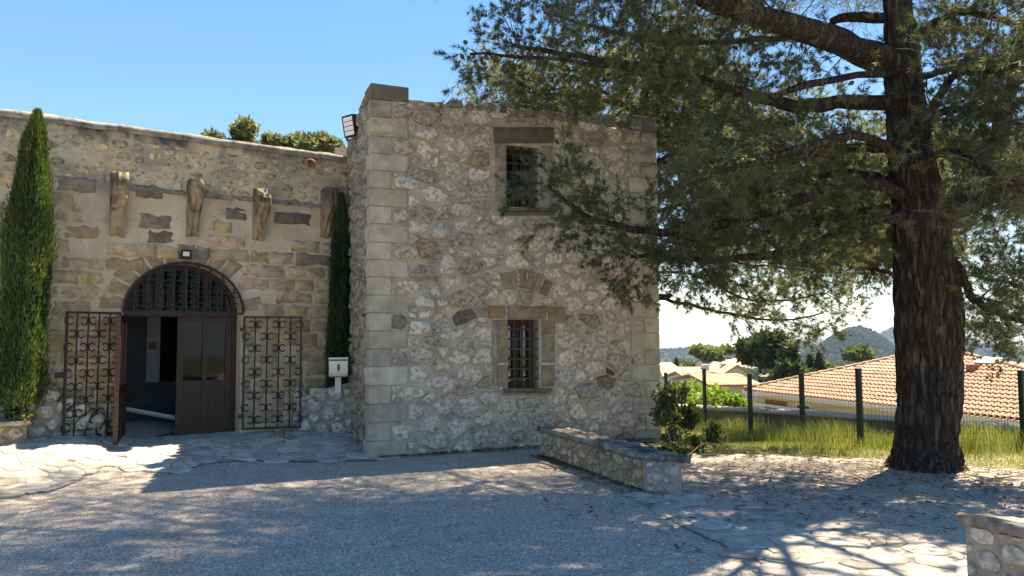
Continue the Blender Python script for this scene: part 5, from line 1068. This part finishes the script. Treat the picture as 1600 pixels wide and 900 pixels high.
# grass
def grass(n, seed, fn, h0, h1, wdt, name, label, mt):
    rg = np.random.default_rng(seed); P_ = fn(rg, n); n = len(P_); hh = rg.uniform(h0, h1, n) * (.4 + 1.1 * vnoise(P_ * 1.1, seed)) ; a = rg.uniform(0, 6.283, n); bend = rg.uniform(.1, .6, n) * hh; b2 = rg.uniform(0, 6.283, n)
    d = np.stack([np.cos(a), np.sin(a), 0 * a], -1); e = np.stack([np.cos(b2), np.sin(b2), 0 * a], -1) * bend[:, None]; up = np.array([0, 0, 1.0]) * hh[:, None]; w_ = wdt * rg.uniform(.6, 1.3, (n, 1))
    V = np.stack([P_ - d * w_, P_ + d * w_, P_ + d * w_ * .7 + up * .55 + e * .3, P_ - d * w_ * .7 + up * .55 + e * .3, P_ + up + e], 1); base = np.arange(n)[:, None] * 5
    Fc = np.concatenate([base + np.array([0, 1, 2]), base + np.array([0, 2, 3]), base + np.array([3, 2, 4])]); c = (.6 + .8 * vnoise(P_ * .9, seed + 4))[:, None] * rg.uniform(.75, 1.25, (n, 1)) * np.where(rg.random((n, 1)) < .35, np.array([[1.45, 1.12, .95]]), np.array([[1.0, 1.0, 1.0]]))
    o = part(name, (V.reshape(-1, 3), Fc.astype(np.int32)), mt, None, False, col=np.repeat(c, 5, 0)); o['kind'] = 'stuff'; o['label'] = label; o['category'] = 'grass'
def gpos(rg, n):
    x = rg.uniform(2.6, 12.5, n * 3); y = rg.uniform(9.3, 21, n * 3); edge = np.interp(x, ex, ey) + (fbm(np.stack([x * 2, x * 0, x * 0], -1), 8, 3) - .45) * .5 + rg.normal(0, .1, n * 3)
    yb = np.interp(x, q[::-1, 0], q[::-1, 1]) if q[0, 0] > q[-1, 0] else np.interp(x, q[:, 0], q[:, 1]); k = (y > edge) & (y < yb + .1) & (x < y * .75) & (x > y * .16); k &= rg.random(n * 3) < np.clip(1.4 - (y - edge) / 14, .3, 1)
    x, y = x[k][:n], y[k][:n]; return np.stack([x, y, terrain(x, y) - .02], -1)
grass(52000, 101, gpos, .03, .09, .0035, 'lawn_grass', 'short dry grass between the gravel and the fence', M['grass'])
fpts = np.array([p[0] for p in posts]); 
def gtall(rg, n):
    k = rg.integers(1, len(fpts) - 1, n); f = rg.random((n, 1)); p = fpts[k] * (1 - f) + fpts[np.minimum(k + 1, len(fpts) - 1)] * f; x = p[:, 0] + rg.normal(.1, .45, n); y = p[:, 1] + rg.normal(.3, .5, n); m_ = y > np.interp(x, ex, ey) + .5; x, y = x[m_], y[m_]; return np.stack([x, y, terrain(x, y) - .02], -1)
grass(12000, 102, gtall, .16, .46, .0032, 'tall_grass', 'tall seeding grass growing along the fence', M['grass'])
# dry needles under the pine and leaf litter along the wall feet
rgl = np.random.default_rng(77); nl_ = 9000; lx = rgl.normal(5.0, 2.6, nl_); ly = rgl.normal(9.2, 1.5, nl_); kk = (ly < np.interp(lx, ex, ey)) & (lx > .3); lx, ly = lx[kk], ly[kk]
ub_ = rgl.uniform(.1, TW, 900); hb_ = np.abs(rgl.normal(.03, .07, 900)) + .01; fb = TOW.P(ub_, 0, hb_); tb_ = rgl.uniform(0, 1, 700); f2 = a0b[None, :2] * (1 - tb_[:, None]) + b0b[None, :2] * tb_[:, None] + rgl.normal(0, .09, (700, 2)) + np.array([-.1, -.05])
lx = np.r_[lx, fb[:, 0], f2[:, 0]]; ly = np.r_[ly, fb[:, 1], f2[:, 1]]; nn_ = len(lx); lp = np.stack([lx, ly, terrain(lx, ly) + .022 + rgl.uniform(0, .012, nn_)], -1); la = rgl.uniform(0, 6.283, nn_); ls = rgl.uniform(.02, .055, (nn_, 1)); ld = np.stack([np.cos(la), np.sin(la), rgl.normal(0, .12, nn_)], -1); lq = np.stack([-np.sin(la), np.cos(la), rgl.normal(0, .2, nn_)], -1) * np.where(rgl.random((nn_, 1)) < .75, .003, .011)
o = part('needle_litter', (np.stack([lp - ld * ls - lq, lp - ld * ls + lq, lp + ld * ls + lq, lp + ld * ls - lq], 1).reshape(-1, 3), np.arange(nn_ * 4, dtype=np.int32).reshape(-1, 4)), mat('dry_litter', (.1, .065, .035), (.22, .15, .085), 30, .95, attr=True), None, False, col=np.repeat(rgl.uniform(.5, 1.3, (nn_, 1)) * np.ones((1, 3)), 4, 0)); o['kind'] = 'stuff'; o['label'] = 'dry pine needles and leaf litter on the gravel'; o['category'] = 'litter'
# ================================================================== tiled house behind the wall
M['tile'] = mat('roof_tile', (0.36, 0.215, 0.145), (0.47, 0.31, 0.22), 1.3, 0.85, 0.4, 40, attr=True); M['plaster'] = mat('cream_plaster', (0.55, 0.48, 0.37), (0.62, 0.55, 0.43), 1.5, 0.9, 0.2, 20)
M['white_trim'] = mat('white_gutter', (0.68, 0.67, 0.64), (0.74, 0.73, 0.7), 2, 0.5); M['dark_pane'] = mat('dark_window', (0.02, 0.022, 0.025), (0.035, 0.038, 0.04), 2, 0.15, spec=0.6); M['brick'] = mat('red_brick', (0.25, 0.09, 0.05), (0.35, 0.14, 0.08), 8, 0.9)
ZE = -1.05
EL, ER = on_z(1163, 609, ZE), on_z(1600, 656, ZE); ed = norm((ER - EL) * np.array([1, 1, 0])); ER = EL + ed * 22.0; AP = at(1452, 549, 34.0); en = np.array([-ed[1], ed[0], 0]); en = en if en @ (AP - EL) > 0 else -en
wv, av = float((AP - EL) @ en), float((AP - EL) @ ed); rise = AP[2] - ZE
house = thing('tiled_house', EL * np.array([1, 1, 0]) + np.array([0, 0, -4.5]), 'cream bungalow with a broad orange hip roof behind the boundary wall', 'house')
BK1, BK2 = EL + en * wv * 2, ER + en * wv * 2; A1 = AP.copy(); A2_ = AP + ed * 1.2
lift = lambda p: p - np.array([0, 0, .09])
roof = part('roof', (np.array([lift(EL), lift(ER), lift(A2_), lift(A1), lift(BK1), lift(BK2)]), [(0, 1, 2, 3), (0, 3, 4), (3, 2, 5, 4), (1, 5, 2)]), M['tile'], house, col=np.array([.8, .8, .8]))
# canal tiles on the slope facing the yard
sl = math.hypot(wv, rise); tx = .235; ty = .36; sv = norm(AP - (EL + ed * av)); nrm = norm(np.cross(ed, sv)); nrm = nrm if nrm[2] > 0 else -nrm
tw = np.linspace(0, math.pi, 6); TV = []
for y, r0 in ((0, .105), (.44, .085)):
    for a in tw: TV.append((-math.cos(a) * r0, y, math.sin(a) * r0 * .75 + (.03 if y == 0 else 0.0)))
TF = [(j, j + 1, 7 + j, 6 + j) for j in range(5)]; TV = np.array(TV); tiles = []
def roof_half(u):
    return (u / av) if u < av else (1.0 if u < av + 1.2 else (22.0 - u) / (22.0 - av - 1.2))
rgt = np.random.default_rng(8); ttemp = mesh_of('tile', TV - 0, TF, M['tile'], True, np.array([1, 1, 1.]))
tvar = [mesh_of('tile', TV, TF, M['tile'], True, np.array(c)) for c in ((1, 1, 1), (.86, .82, .8), (1.12, 1.08, 1.05), (.95, 1.02, 1.05), (1.05, .95, .9))]
for iu in range(int(22 / tx)):
    u = (iu + .5) * tx; mx_ = roof_half(u) * sl
    for iv in range(int(sl / ty) + 1):
        v = iv * ty
        if v > mx_ - .12: break
        o_ = EL + ed * u + sv * (v - .06) + nrm * .0; pxx = o_[0] / o_[1] * F_PX + 800; tiles.append((np.linalg.norm(o_ - CAM) + (1000 if pxx > 1605 or 1408 < pxx < 1492 else 0), o_))
tiles.sort(key=lambda t: t[0]); Mx = np.stack([ed, sv, nrm], 1); hl = wloc(house)
for k, (dist, o_) in enumerate(tiles[:300]):
    ob_ = bpy.data.objects.new('roof_tile', tvar[int(rgt.integers(0, 5))]); COL.objects.link(ob_); ob_.parent = roof; m4 = Matrix.Identity(4); lo_ = o_ - hl
    for a in range(3):
        for b2_ in range(3): m4[a][b2_] = float(Mx[a][b2_])
        m4[a][3] = float(lo_[a])
    ob_.matrix_local = m4
rest = tiles[300:]; rv = np.array([TV @ Mx.T + o_ for _, o_ in rest]); rc_ = np.array([[1, 1, 1], [.86, .82, .8], [1.12, 1.08, 1.05], [.95, 1.02, 1.05], [1.05, .95, .9]])[rgt.integers(0, 5, len(rest))]
part('far_roof_tiles', (rv.reshape(-1, 3), (np.array(TF)[None] + (np.arange(len(rest)) * 12)[:, None, None]).reshape(-1, 4)), M['tile'], roof, True, col=np.repeat(rc_, 12, 0), kind='stuff')
for a, b2_ in ((EL, A1), (A1, A2_), (A2_, ER)): 
    n_ = int(np.linalg.norm(b2_ - a) / .38)
    for k in range(n_):
        p0, p1 = a + (b2_ - a) * k / n_, a + (b2_ - a) * (k + 1.1) / n_; part('ridge_tile', tube([p0 + np.array([0, 0, .05]), p1 + np.array([0, 0, .03])], [.12, .1], 8, False), M['tile'], roof, True, col=np.array([.9, .88, .86]) * rgt.uniform(.85, 1.15))
hf = Frame(EL + en * .45, ed); 
if hf.N @ en > 0: hf.N = -hf.N
part('gutter', join(fbox(hf, -.1, 22, ZE - .17, ZE - .05, .36, .5), fbox(hf, -.1, 22, ZE - .24, ZE - .172, .02, .42)), M['white_trim'], house)
part('wall', join(fbox(hf, .4, 21.6, -4.6, ZE - .2, -.2, 0.0), (np.array([EL + en * .6 + ed * .45 + np.array([0, 0, z]) for z in (-3.5, -.25)] + [BK1 - en * .6 + ed * .45 + np.array([0, 0, z]) for z in (-.25, -3.5)]), [(0, 1, 2, 3)])), M['plaster'], house)
part('lower_band', fbox(hf, .3, 21.7, ZE - .75, ZE - .62, .0, .1), M['white_trim'], house)
for u0_, u1_, z0_, z1_, mm in ((1.0, 2.6, -2.1, -1.45, 'brick'), (3.2, 4.2, -2.1, -1.45, 'dark_pane'), (12.3, 13.5, -2.2, -1.5, 'dark_pane'), (14.6, 15.6, -2.2, -1.5, 'dark_pane')):
    w_ = part('window', fbox(hf, u0_, u1_, z0_, z1_, .002, .03), M['white_trim'] if mm != 'brick' else M['brick'], house); part('pane', fbox(hf, u0_ + .08, u1_ - .08, z0_ + .08, z1_ - .08, .031, .036), M['dark_pane'], w_)
def on_roof(x, y): d = ray(x, y); return CAM + d * ((nrm @ (EL - CAM)) / (nrm @ d))
sk = on_roof(1521, 571) + nrm * .1; part('skylight', (np.array([sk + ed * x + sv * y + nrm * z for z in (0, .05) for x, y in ((0, 0), (.9, 0), (.9, .6), (0, .6))]), BOXF), M['white_trim'], roof)
ck = on_roof(1520, 580) + nrm * .1; part('vent_tile', wbox(ck + np.array([0, 0, .05]), (.3, .3, .25), .4), M['brick'], roof)

# ================================================================== village, far trees, hills
M['rooftone'] = mat('village_roof', (0.3, 0.19, 0.13), (0.42, 0.29, 0.21), 1.2, 0.9, 0.6, 14, attr=True, stretch=(1, 1, 1))
M['wall_cream'] = mat('village_plaster', (0.8, 0.8, 0.8), (1.0, 1.0, 1.0), .8, 0.9, 0.2, 8, attr=True)
def vhouse(x0, x1, y_eave, y_ridge, y_base, D, dep_, ridge, wallc, roofc, label, wins=(), chim=(), rot=0.0):
    "gabled village house; ridge 'x' across the view or 'y' away from it"
    s = D / F_PX; c = at((x0 + x1) / 2, y_eave, D); w_ = (x1 - x0) * s; ze = c[2]; zr = at((x0 + x1) / 2, y_ridge, D + (dep_ / 2 if ridge == 'x' else 0))[2]; z0 = at(x0, y_base, D)[2] - 3
    t = thing('village_house', (c[0], c[1], z0), label, 'house', 'houses of the village below'); ca, sa = math.cos(rot), math.sin(rot)
    L3 = lambda x, y, z: np.array([c[0] + x * ca - y * sa, c[1] + x * sa + y * ca, z]); hw_ = w_ / 2; o_ = .25
    if ridge == 'x': V = [L3(-hw_, 0, z0), L3(hw_, 0, z0), L3(hw_, dep_, z0), L3(-hw_, dep_, z0), L3(-hw_, 0, ze), L3(hw_, 0, ze), L3(hw_, dep_, ze), L3(-hw_, dep_, ze), L3(-hw_, dep_ / 2, zr), L3(hw_, dep_ / 2, zr)]; Fc = [(0, 1, 5, 4), (1, 2, 6, 9, 5), (2, 3, 7, 6), (3, 0, 4, 8, 7)]; R1 = [(-hw_ - o_, -o_, ze - .1), (hw_ + o_, -o_, ze - .1), (hw_ + o_, dep_ / 2, zr + .1), (-hw_ - o_, dep_ / 2, zr + .1)]; R2 = [(-hw_ - o_, dep_ + o_, ze - .1), (hw_ + o_, dep_ + o_, ze - .1), (hw_ + o_, dep_ / 2, zr + .1), (-hw_ - o_, dep_ / 2, zr + .1)]
    else: V = [L3(-hw_, 0, z0), L3(hw_, 0, z0), L3(hw_, dep_, z0), L3(-hw_, dep_, z0), L3(-hw_, 0, ze), L3(hw_, 0, ze), L3(hw_, dep_, ze), L3(-hw_, dep_, ze), L3(0, 0, zr), L3(0, dep_, zr)]; Fc = [(0, 1, 5, 8, 4), (1, 2, 6, 5), (2, 3, 7, 9, 6), (3, 0, 4, 7)]; R1 = [(-hw_ - o_, -o_, ze - .1), (0, -o_, zr + .1), (0, dep_ + o_, zr + .1), (-hw_ - o_, dep_ + o_, ze - .1)]; R2 = [(hw_ + o_, -o_, ze - .1), (0, -o_, zr + .1), (0, dep_ + o_, zr + .1), (hw_ + o_, dep_ + o_, ze - .1)]
    part('wall', (np.array(V), Fc), M['wall_cream'], t, col=np.array(wallc))
    rv_ = []
    for Rr_ in (R1, R2): a_ = np.array([L3(*p) for p in Rr_]); rv_.append((np.concatenate([a_, a_ + np.array([0, 0, .18])]), BOXF))
    rf = part('roof', join(*rv_), M['rooftone'], t, col=np.array(roofc))
    for wx, wy, ww, wh in wins:
        p = at(wx, wy, D); lx = (p[0] - c[0]); fr_ = part('window', (np.array([L3(lx + a_ * ww * s / 2, h_, p[2] + b2_ * wh * s / 2) for h_ in (-.02, -.07) for a_, b2_ in ((-1, -1), (1, -1), (1, 1), (-1, 1))]), BOXF), M['white_trim'], t); part('pane', (np.array([L3(lx + a_ * ww * s * .36, h_, p[2] + b2_ * wh * s * .4) for h_ in (-.071, -.09) for a_, b2_ in ((-1, -1), (1, -1), (1, 1), (-1, 1))]), BOXF), M['dark_pane'], fr_)
    for wx, y0_, y1_ in chim: p, p2 = at(wx, y0_, D + dep_ * .4), at(wx, y1_, D + dep_ * .4); part('chimney', join(wbox((p[0], p[1], (p[2] + p2[2]) / 2 - .5), (.6, .6, abs(p[2] - p2[2]) + 1), .2), wbox((p[0], p[1], p[2] + .05), (.75, .75, .12), .2)), M['wall_cream'], rf, col=np.array([.6, .55, .48]))
    return t
cr = (.68, .58, .44); wh = (.74, .73, .7); tn = (.55, .47, .36)
vhouse(1010, 1064, 579, 570, 616, 92, 9, 'x', cr, (1.1, 1.15, 1.1), 'cream house with pale tiled roof nearest the tower edge', [(1040, 592, 5, 8)], [], .1)
vhouse(1040, 1100, 592, 577, 612, 80, 8, 'x', tn, (1, 1, 1), 'tan house behind the white one, with a tall chimney', [(1066, 602, 4, 8), (1074, 602, 4, 8)], [(1102, 571, 582)], -.1)
vhouse(1080, 1128, 597, 584, 614, 68, 7, 'x', wh, (1.05, .85, .8), 'white house with pinkish roof among the village houses', [(1096, 604, 4, 7)], [], .15)
vhouse(1106, 1160, 574, 562, 595, 115, 9, 'x', cr, (1.2, 1.3, 1.3), 'house with the palest broad roof highest in the village', [], [(1119, 563, 572)], 0)
vhouse(1132, 1172, 585, 573, 600, 88, 10, 'y', tn, (1.1, 1.1, 1.1), 'grey gabled house right below the tall conifers', [(1150, 588, 4, 6)], [(1131, 569, 580)], 0)
vhouse(1110, 1186, 602, 589, 626, 56, 8, 'x', (.6, .53, .42), (1.0, .95, .9), 'tan house with orange roof nearest the garden shrubs', [(1125, 613, 5, 9)], [], .12)
def zat(x, y, D): p = at(x, y, D); return p
def fartree(name, label, x, y0, y1, wpx, D, n, size, mt, seed, kind, group='trees around the village'):
    s = D / F_PX; bt = at(x, y1, D); tp_ = at(x, y0, D); hgt_ = tp_[2] - bt[2]; w_ = wpx * s / 2; rg = np.random.default_rng(seed); lo = []
    if kind == 'round': lo = [(bt + np.array([rg.normal(0, .45) * w_, rg.normal(0, .4) * w_, hgt_ * rg.uniform(.45, .8)]), (w_ * rg.uniform(.35, .6), w_ * .5, hgt_ * rg.uniform(.16, .3))) for _ in range(9)]
    elif kind == 'cone': lo = [(bt + np.array([rg.normal(0, .25) * w_ * (1 - f), rg.normal(0, .2) * w_, hgt_ * f]), (w_ * (1.08 - f) * rg.uniform(.6, 1), w_ * (1.08 - f), hgt_ * .09)) for f in np.linspace(.05, .95, 12)]
    else: lo = [(bt + np.array([0, 0, hgt_ * f]), (w_ * np.interp(f, [0, .2, .7, 1], [.8, 1, .7, .15]),) * 2 + (hgt_ * .13,)) for f in np.linspace(.05, .93, 8)]
    b_ = bt + np.array([0, 0, -3.0]); return leafy(name, b_, label, 'tree', lo, n, size, mt, seed, ((b_, bt, bt + np.array([0, 0, hgt_ * .8])), .25, .08), group, .5 if kind == 'col' else 0.1, .35)
fartree('umbrella_pine', 'round olive-green pine above the village roofs', 1108, 540, 572, 54, 120, 2600, .75, M['leaf'], 111, 'round')
fartree('cedar_tree', 'tallest dark spreading conifer beside the village', 1188, 524, 600, 66, 62, 5200, .6, M['conifer'], 112, 'round')
fartree('fir_tree', 'dark spiky conifer right of the tallest one', 1236, 538, 598, 56, 58, 3600, .55, M['conifer'], 113, 'cone')
fartree('slim_cypress', 'leftmost of the three slim cypresses by the orange roof', 1266, 555, 585, 7, 75, 700, .45, M['conifer'], 114, 'col')
fartree('slim_cypress', 'middle and shortest of the three slim cypresses', 1273, 560, 585, 7, 78, 600, .45, M['conifer'], 115, 'col')
fartree('slim_cypress', 'rightmost and tallest of the three slim cypresses', 1281, 551, 585, 11, 75, 900, .45, M['conifer'], 116, 'col')
fartree('slim_cypress', 'lone tiny cypress above the leftmost village roof', 1057, 560, 580, 5, 110, 400, .5, M['conifer'], 117, 'col')
fartree('umbrella_pine', 'low rounded pine on the orange roof skyline', 1350, 544, 575, 46, 90, 2200, .6, M['leaf'], 118, 'round')
fartree('umbrella_pine', 'bushy green tree behind the lone tiny cypress', 1075, 565, 585, 40, 125, 1500, .7, M['leaf'], 119, 'round')
fartree('umbrella_pine', 'small bright tree beside the rightmost slim cypress', 1296, 566, 588, 26, 80, 900, .5, M['leaf'], 120, 'round')
for k, (x, y, D, r, lb) in enumerate([(1048, 632, 24, .55, 'bright green shrub beside the tower corner beyond the fence'), (1078, 618, 27, .6, 'bright green shrub behind the second fence post'), (1118, 626, 26, .55, 'bright green shrub below the nearest village house'), (1147, 630, 25, .35, 'small bright shrub next to the brick-red window')]):
    c = at(x, y, D); leafy('bright_shrub', c - np.array([0, 0, 1.2]), lb, 'shrub', [(c + np.array([a_, 0, b2_]), r) for a_, b2_ in ((0, 0), (-r * .7, -.3), (r * .7, -.25), (0, -.7))], 1300, .16, M['leaf_bright'], 130 + k, group='garden shrubs beyond the fence', stems=4)
# trees rising behind the hall
for k, (x, y0, wpx, lb) in enumerate([(392, 203, 120, 'left and larger of two pine crowns showing above the hall wall'), (492, 211, 92, 'right of two pine crowns showing above the hall wall, next to the tower')]):
    D = 30; s = D / F_PX; c = at(x, y0 + 25, D); rg = np.random.default_rng(140 + k); lo = []
    for dx, dy in ((-.42, 17), (-.27, 10), (-.08, 5), (.12, 7), (.3, 15), (.45, 24), (0, 22), (-.2, 25), (.2, 25)): lo.append((at(x + dx * wpx, y0 + dy + 4, D) + np.array([0, rg.normal(0, .5), 0]), (rg.uniform(.35, .55), .6, rg.uniform(.22, .36))))
    b_ = np.array([c[0], c[1], 0]); leafy('pine_tree', b_, lb, 'tree', lo, 5200, .2, M['needle_far'], 141 + k, ((b_, b_ * .5 + c * .5, c), .25, .1), 'pines behind the stone buildings', .2, .3)

def hill(name, prof, D, z0, mt, seed, ntree, ts, amp):
    xs_ = np.linspace(prof[0][0], prof[-1][0], 150); ys_ = np.interp(xs_, [p[0] for p in prof], [p[1] for p in prof]); crest = np.array([at(x, y, D) for x, y in zip(xs_, ys_)]); rows = [.72, .78, .84, .9, .95, 1.0, 1.06, 1.15, 1.3]; V = []
    for r in rows:
        f = max(0, 1 - abs(r - 1) / (.28 if r < 1 else .3)); f = f * f * (3 - 2 * f); p = crest * np.array([1, 1, 0]) * r; zz = z0 + (crest[:, 2] - z0) * f; n_ = (fbm(p / (D * .02), seed, 4) - .47) * amp * (1 if r != 1.0 else .35) * min(1, f * 3); V.append(np.c_[p[:, :2], zz + n_])
    V = np.array(V); k = 150; i = (np.arange(len(rows) - 1)[:, None] * k + np.arange(k - 1)).ravel(); o = struct(part(name, (V.reshape(-1, 3), np.stack([i, i + 1, i + k + 1, i + k], 1)), mt, None, True))
    if ntree:
        rg = np.random.default_rng(seed); a = rg.uniform(0, k - 1.01, ntree); b_ = rg.uniform(.3, 5.6, ntree); ia, ib = a.astype(int), b_.astype(int); fa, fb = (a - ia)[:, None], (b_ - ib)[:, None]; p = V[ib, ia] * (1 - fa) * (1 - fb) + V[ib, ia + 1] * fa * (1 - fb) + V[ib + 1, ia] * (1 - fa) * fb + V[ib + 1, ia + 1] * fa * fb
        O = np.array([(1, 0, 0), (0, 1, 0), (-1, 0, 0), (0, -1, 0), (0, 0, 1.1), (.6, .6, .6), (-.6, .6, .6), (-.6, -.6, .6), (.6, -.6, .6)]); Fo = np.array([(0, 5, 8), (1, 6, 5), (2, 7, 6), (3, 8, 7), (5, 6, 4), (6, 7, 4), (7, 8, 4), (8, 5, 4), (0, 1, 5), (1, 2, 6), (2, 3, 7), (3, 0, 8)])
        s = ts * rg.uniform(.5, 1.3, (ntree, 1, 1)); Vt = p[:, None] + O[None] * s * rg.uniform(.75, 1.25, (ntree, 9, 1)); c = rg.uniform(.75, 1.2, (ntree, 1)) * np.array([1, 1, 1.]); t = part(name + '_woodland', (Vt.reshape(-1, 3), (Fo[None] + (np.arange(ntree) * 9)[:, None, None]).reshape(-1, 3).astype(np.int32)), M['hill_wood'], None, True, col=np.repeat(c, 9, 0)); t['kind'] = 'stuff'; t['label'] = 'far pine woodland covering the ' + name.replace('_', ' '); t['category'] = 'woodland'
M['hillside'] = mat('hillside', (0.018, 0.028, 0.015), (0.045, 0.048, 0.028), .02, 0.95, spec=0.0)
hill('near_slope', [(400, 592), (900, 586), (1030, 578), (1100, 580), (1200, 580), (1300, 572), (1400, 566), (1600, 574), (2000, 580)], 520, -44, M['hillside'], 151, 8000, 2.2, 5)
hill('peaked_hill', [(900, 582), (1180, 572), (1240, 560), (1262, 549), (1285, 539), (1300, 525), (1323, 515), (1345, 511), (1368, 519), (1387, 534), (1404, 546), (1450, 556), (1600, 566), (2000, 575)], 1150, -62, M['hillside'], 152, 15000, 2.9, 8)
hill('wooded_ridge', [(400, 552), (900, 549), (1030, 547), (1075, 544), (1124, 546), (1165, 541), (1218, 535), (1244, 531), (1263, 537), (1300, 545), (1500, 549), (1700, 551), (2100, 555)], 1900, -85, M['hillside'], 153, 10000, 4.0, 10)
hill('blue_hill', [(1200, 552), (1320, 540), (1375, 522), (1402, 509), (1440, 500), (1480, 515), (1530, 538), (1600, 549), (1800, 545), (2100, 552)], 2800, -125, M['hillside'], 154, 4000, 7.0, 14)
hill('far_hill', [(300, 550), (900, 547), (1079, 543), (1109, 537), (1122, 543), (1200, 541), (1267, 531), (1285, 529), (1320, 535), (1600, 541), (2200, 545)], 4700, -180, M['hillside'], 155, 0, 0, 12)
# the air
hz = part('haze', wbox((0, 0, -65), (13200, 13200, 280)), M['hillside'], None); hz['kind'] = 'stuff'; hz['label'] = 'thin summer haze over the valley'; hz['category'] = 'haze'
hm = bpy.data.materials.new('summer_haze'); hm.use_nodes = True; t = hm.node_tree; t.nodes.clear(); om = t.nodes.new('ShaderNodeOutputMaterial'); pv_ = t.nodes.new('ShaderNodeVolumePrincipled')
pv_.inputs['Color'].default_value = (0.45, 0.68, 1.0, 1); pv_.inputs['Density'].default_value = 0.00012; pv_.inputs['Anisotropy'].default_value = 0.0; t.links.new(pv_.outputs[0], om.inputs['Volume'])
hz.data.materials.clear(); hz.data.materials.append(hm)
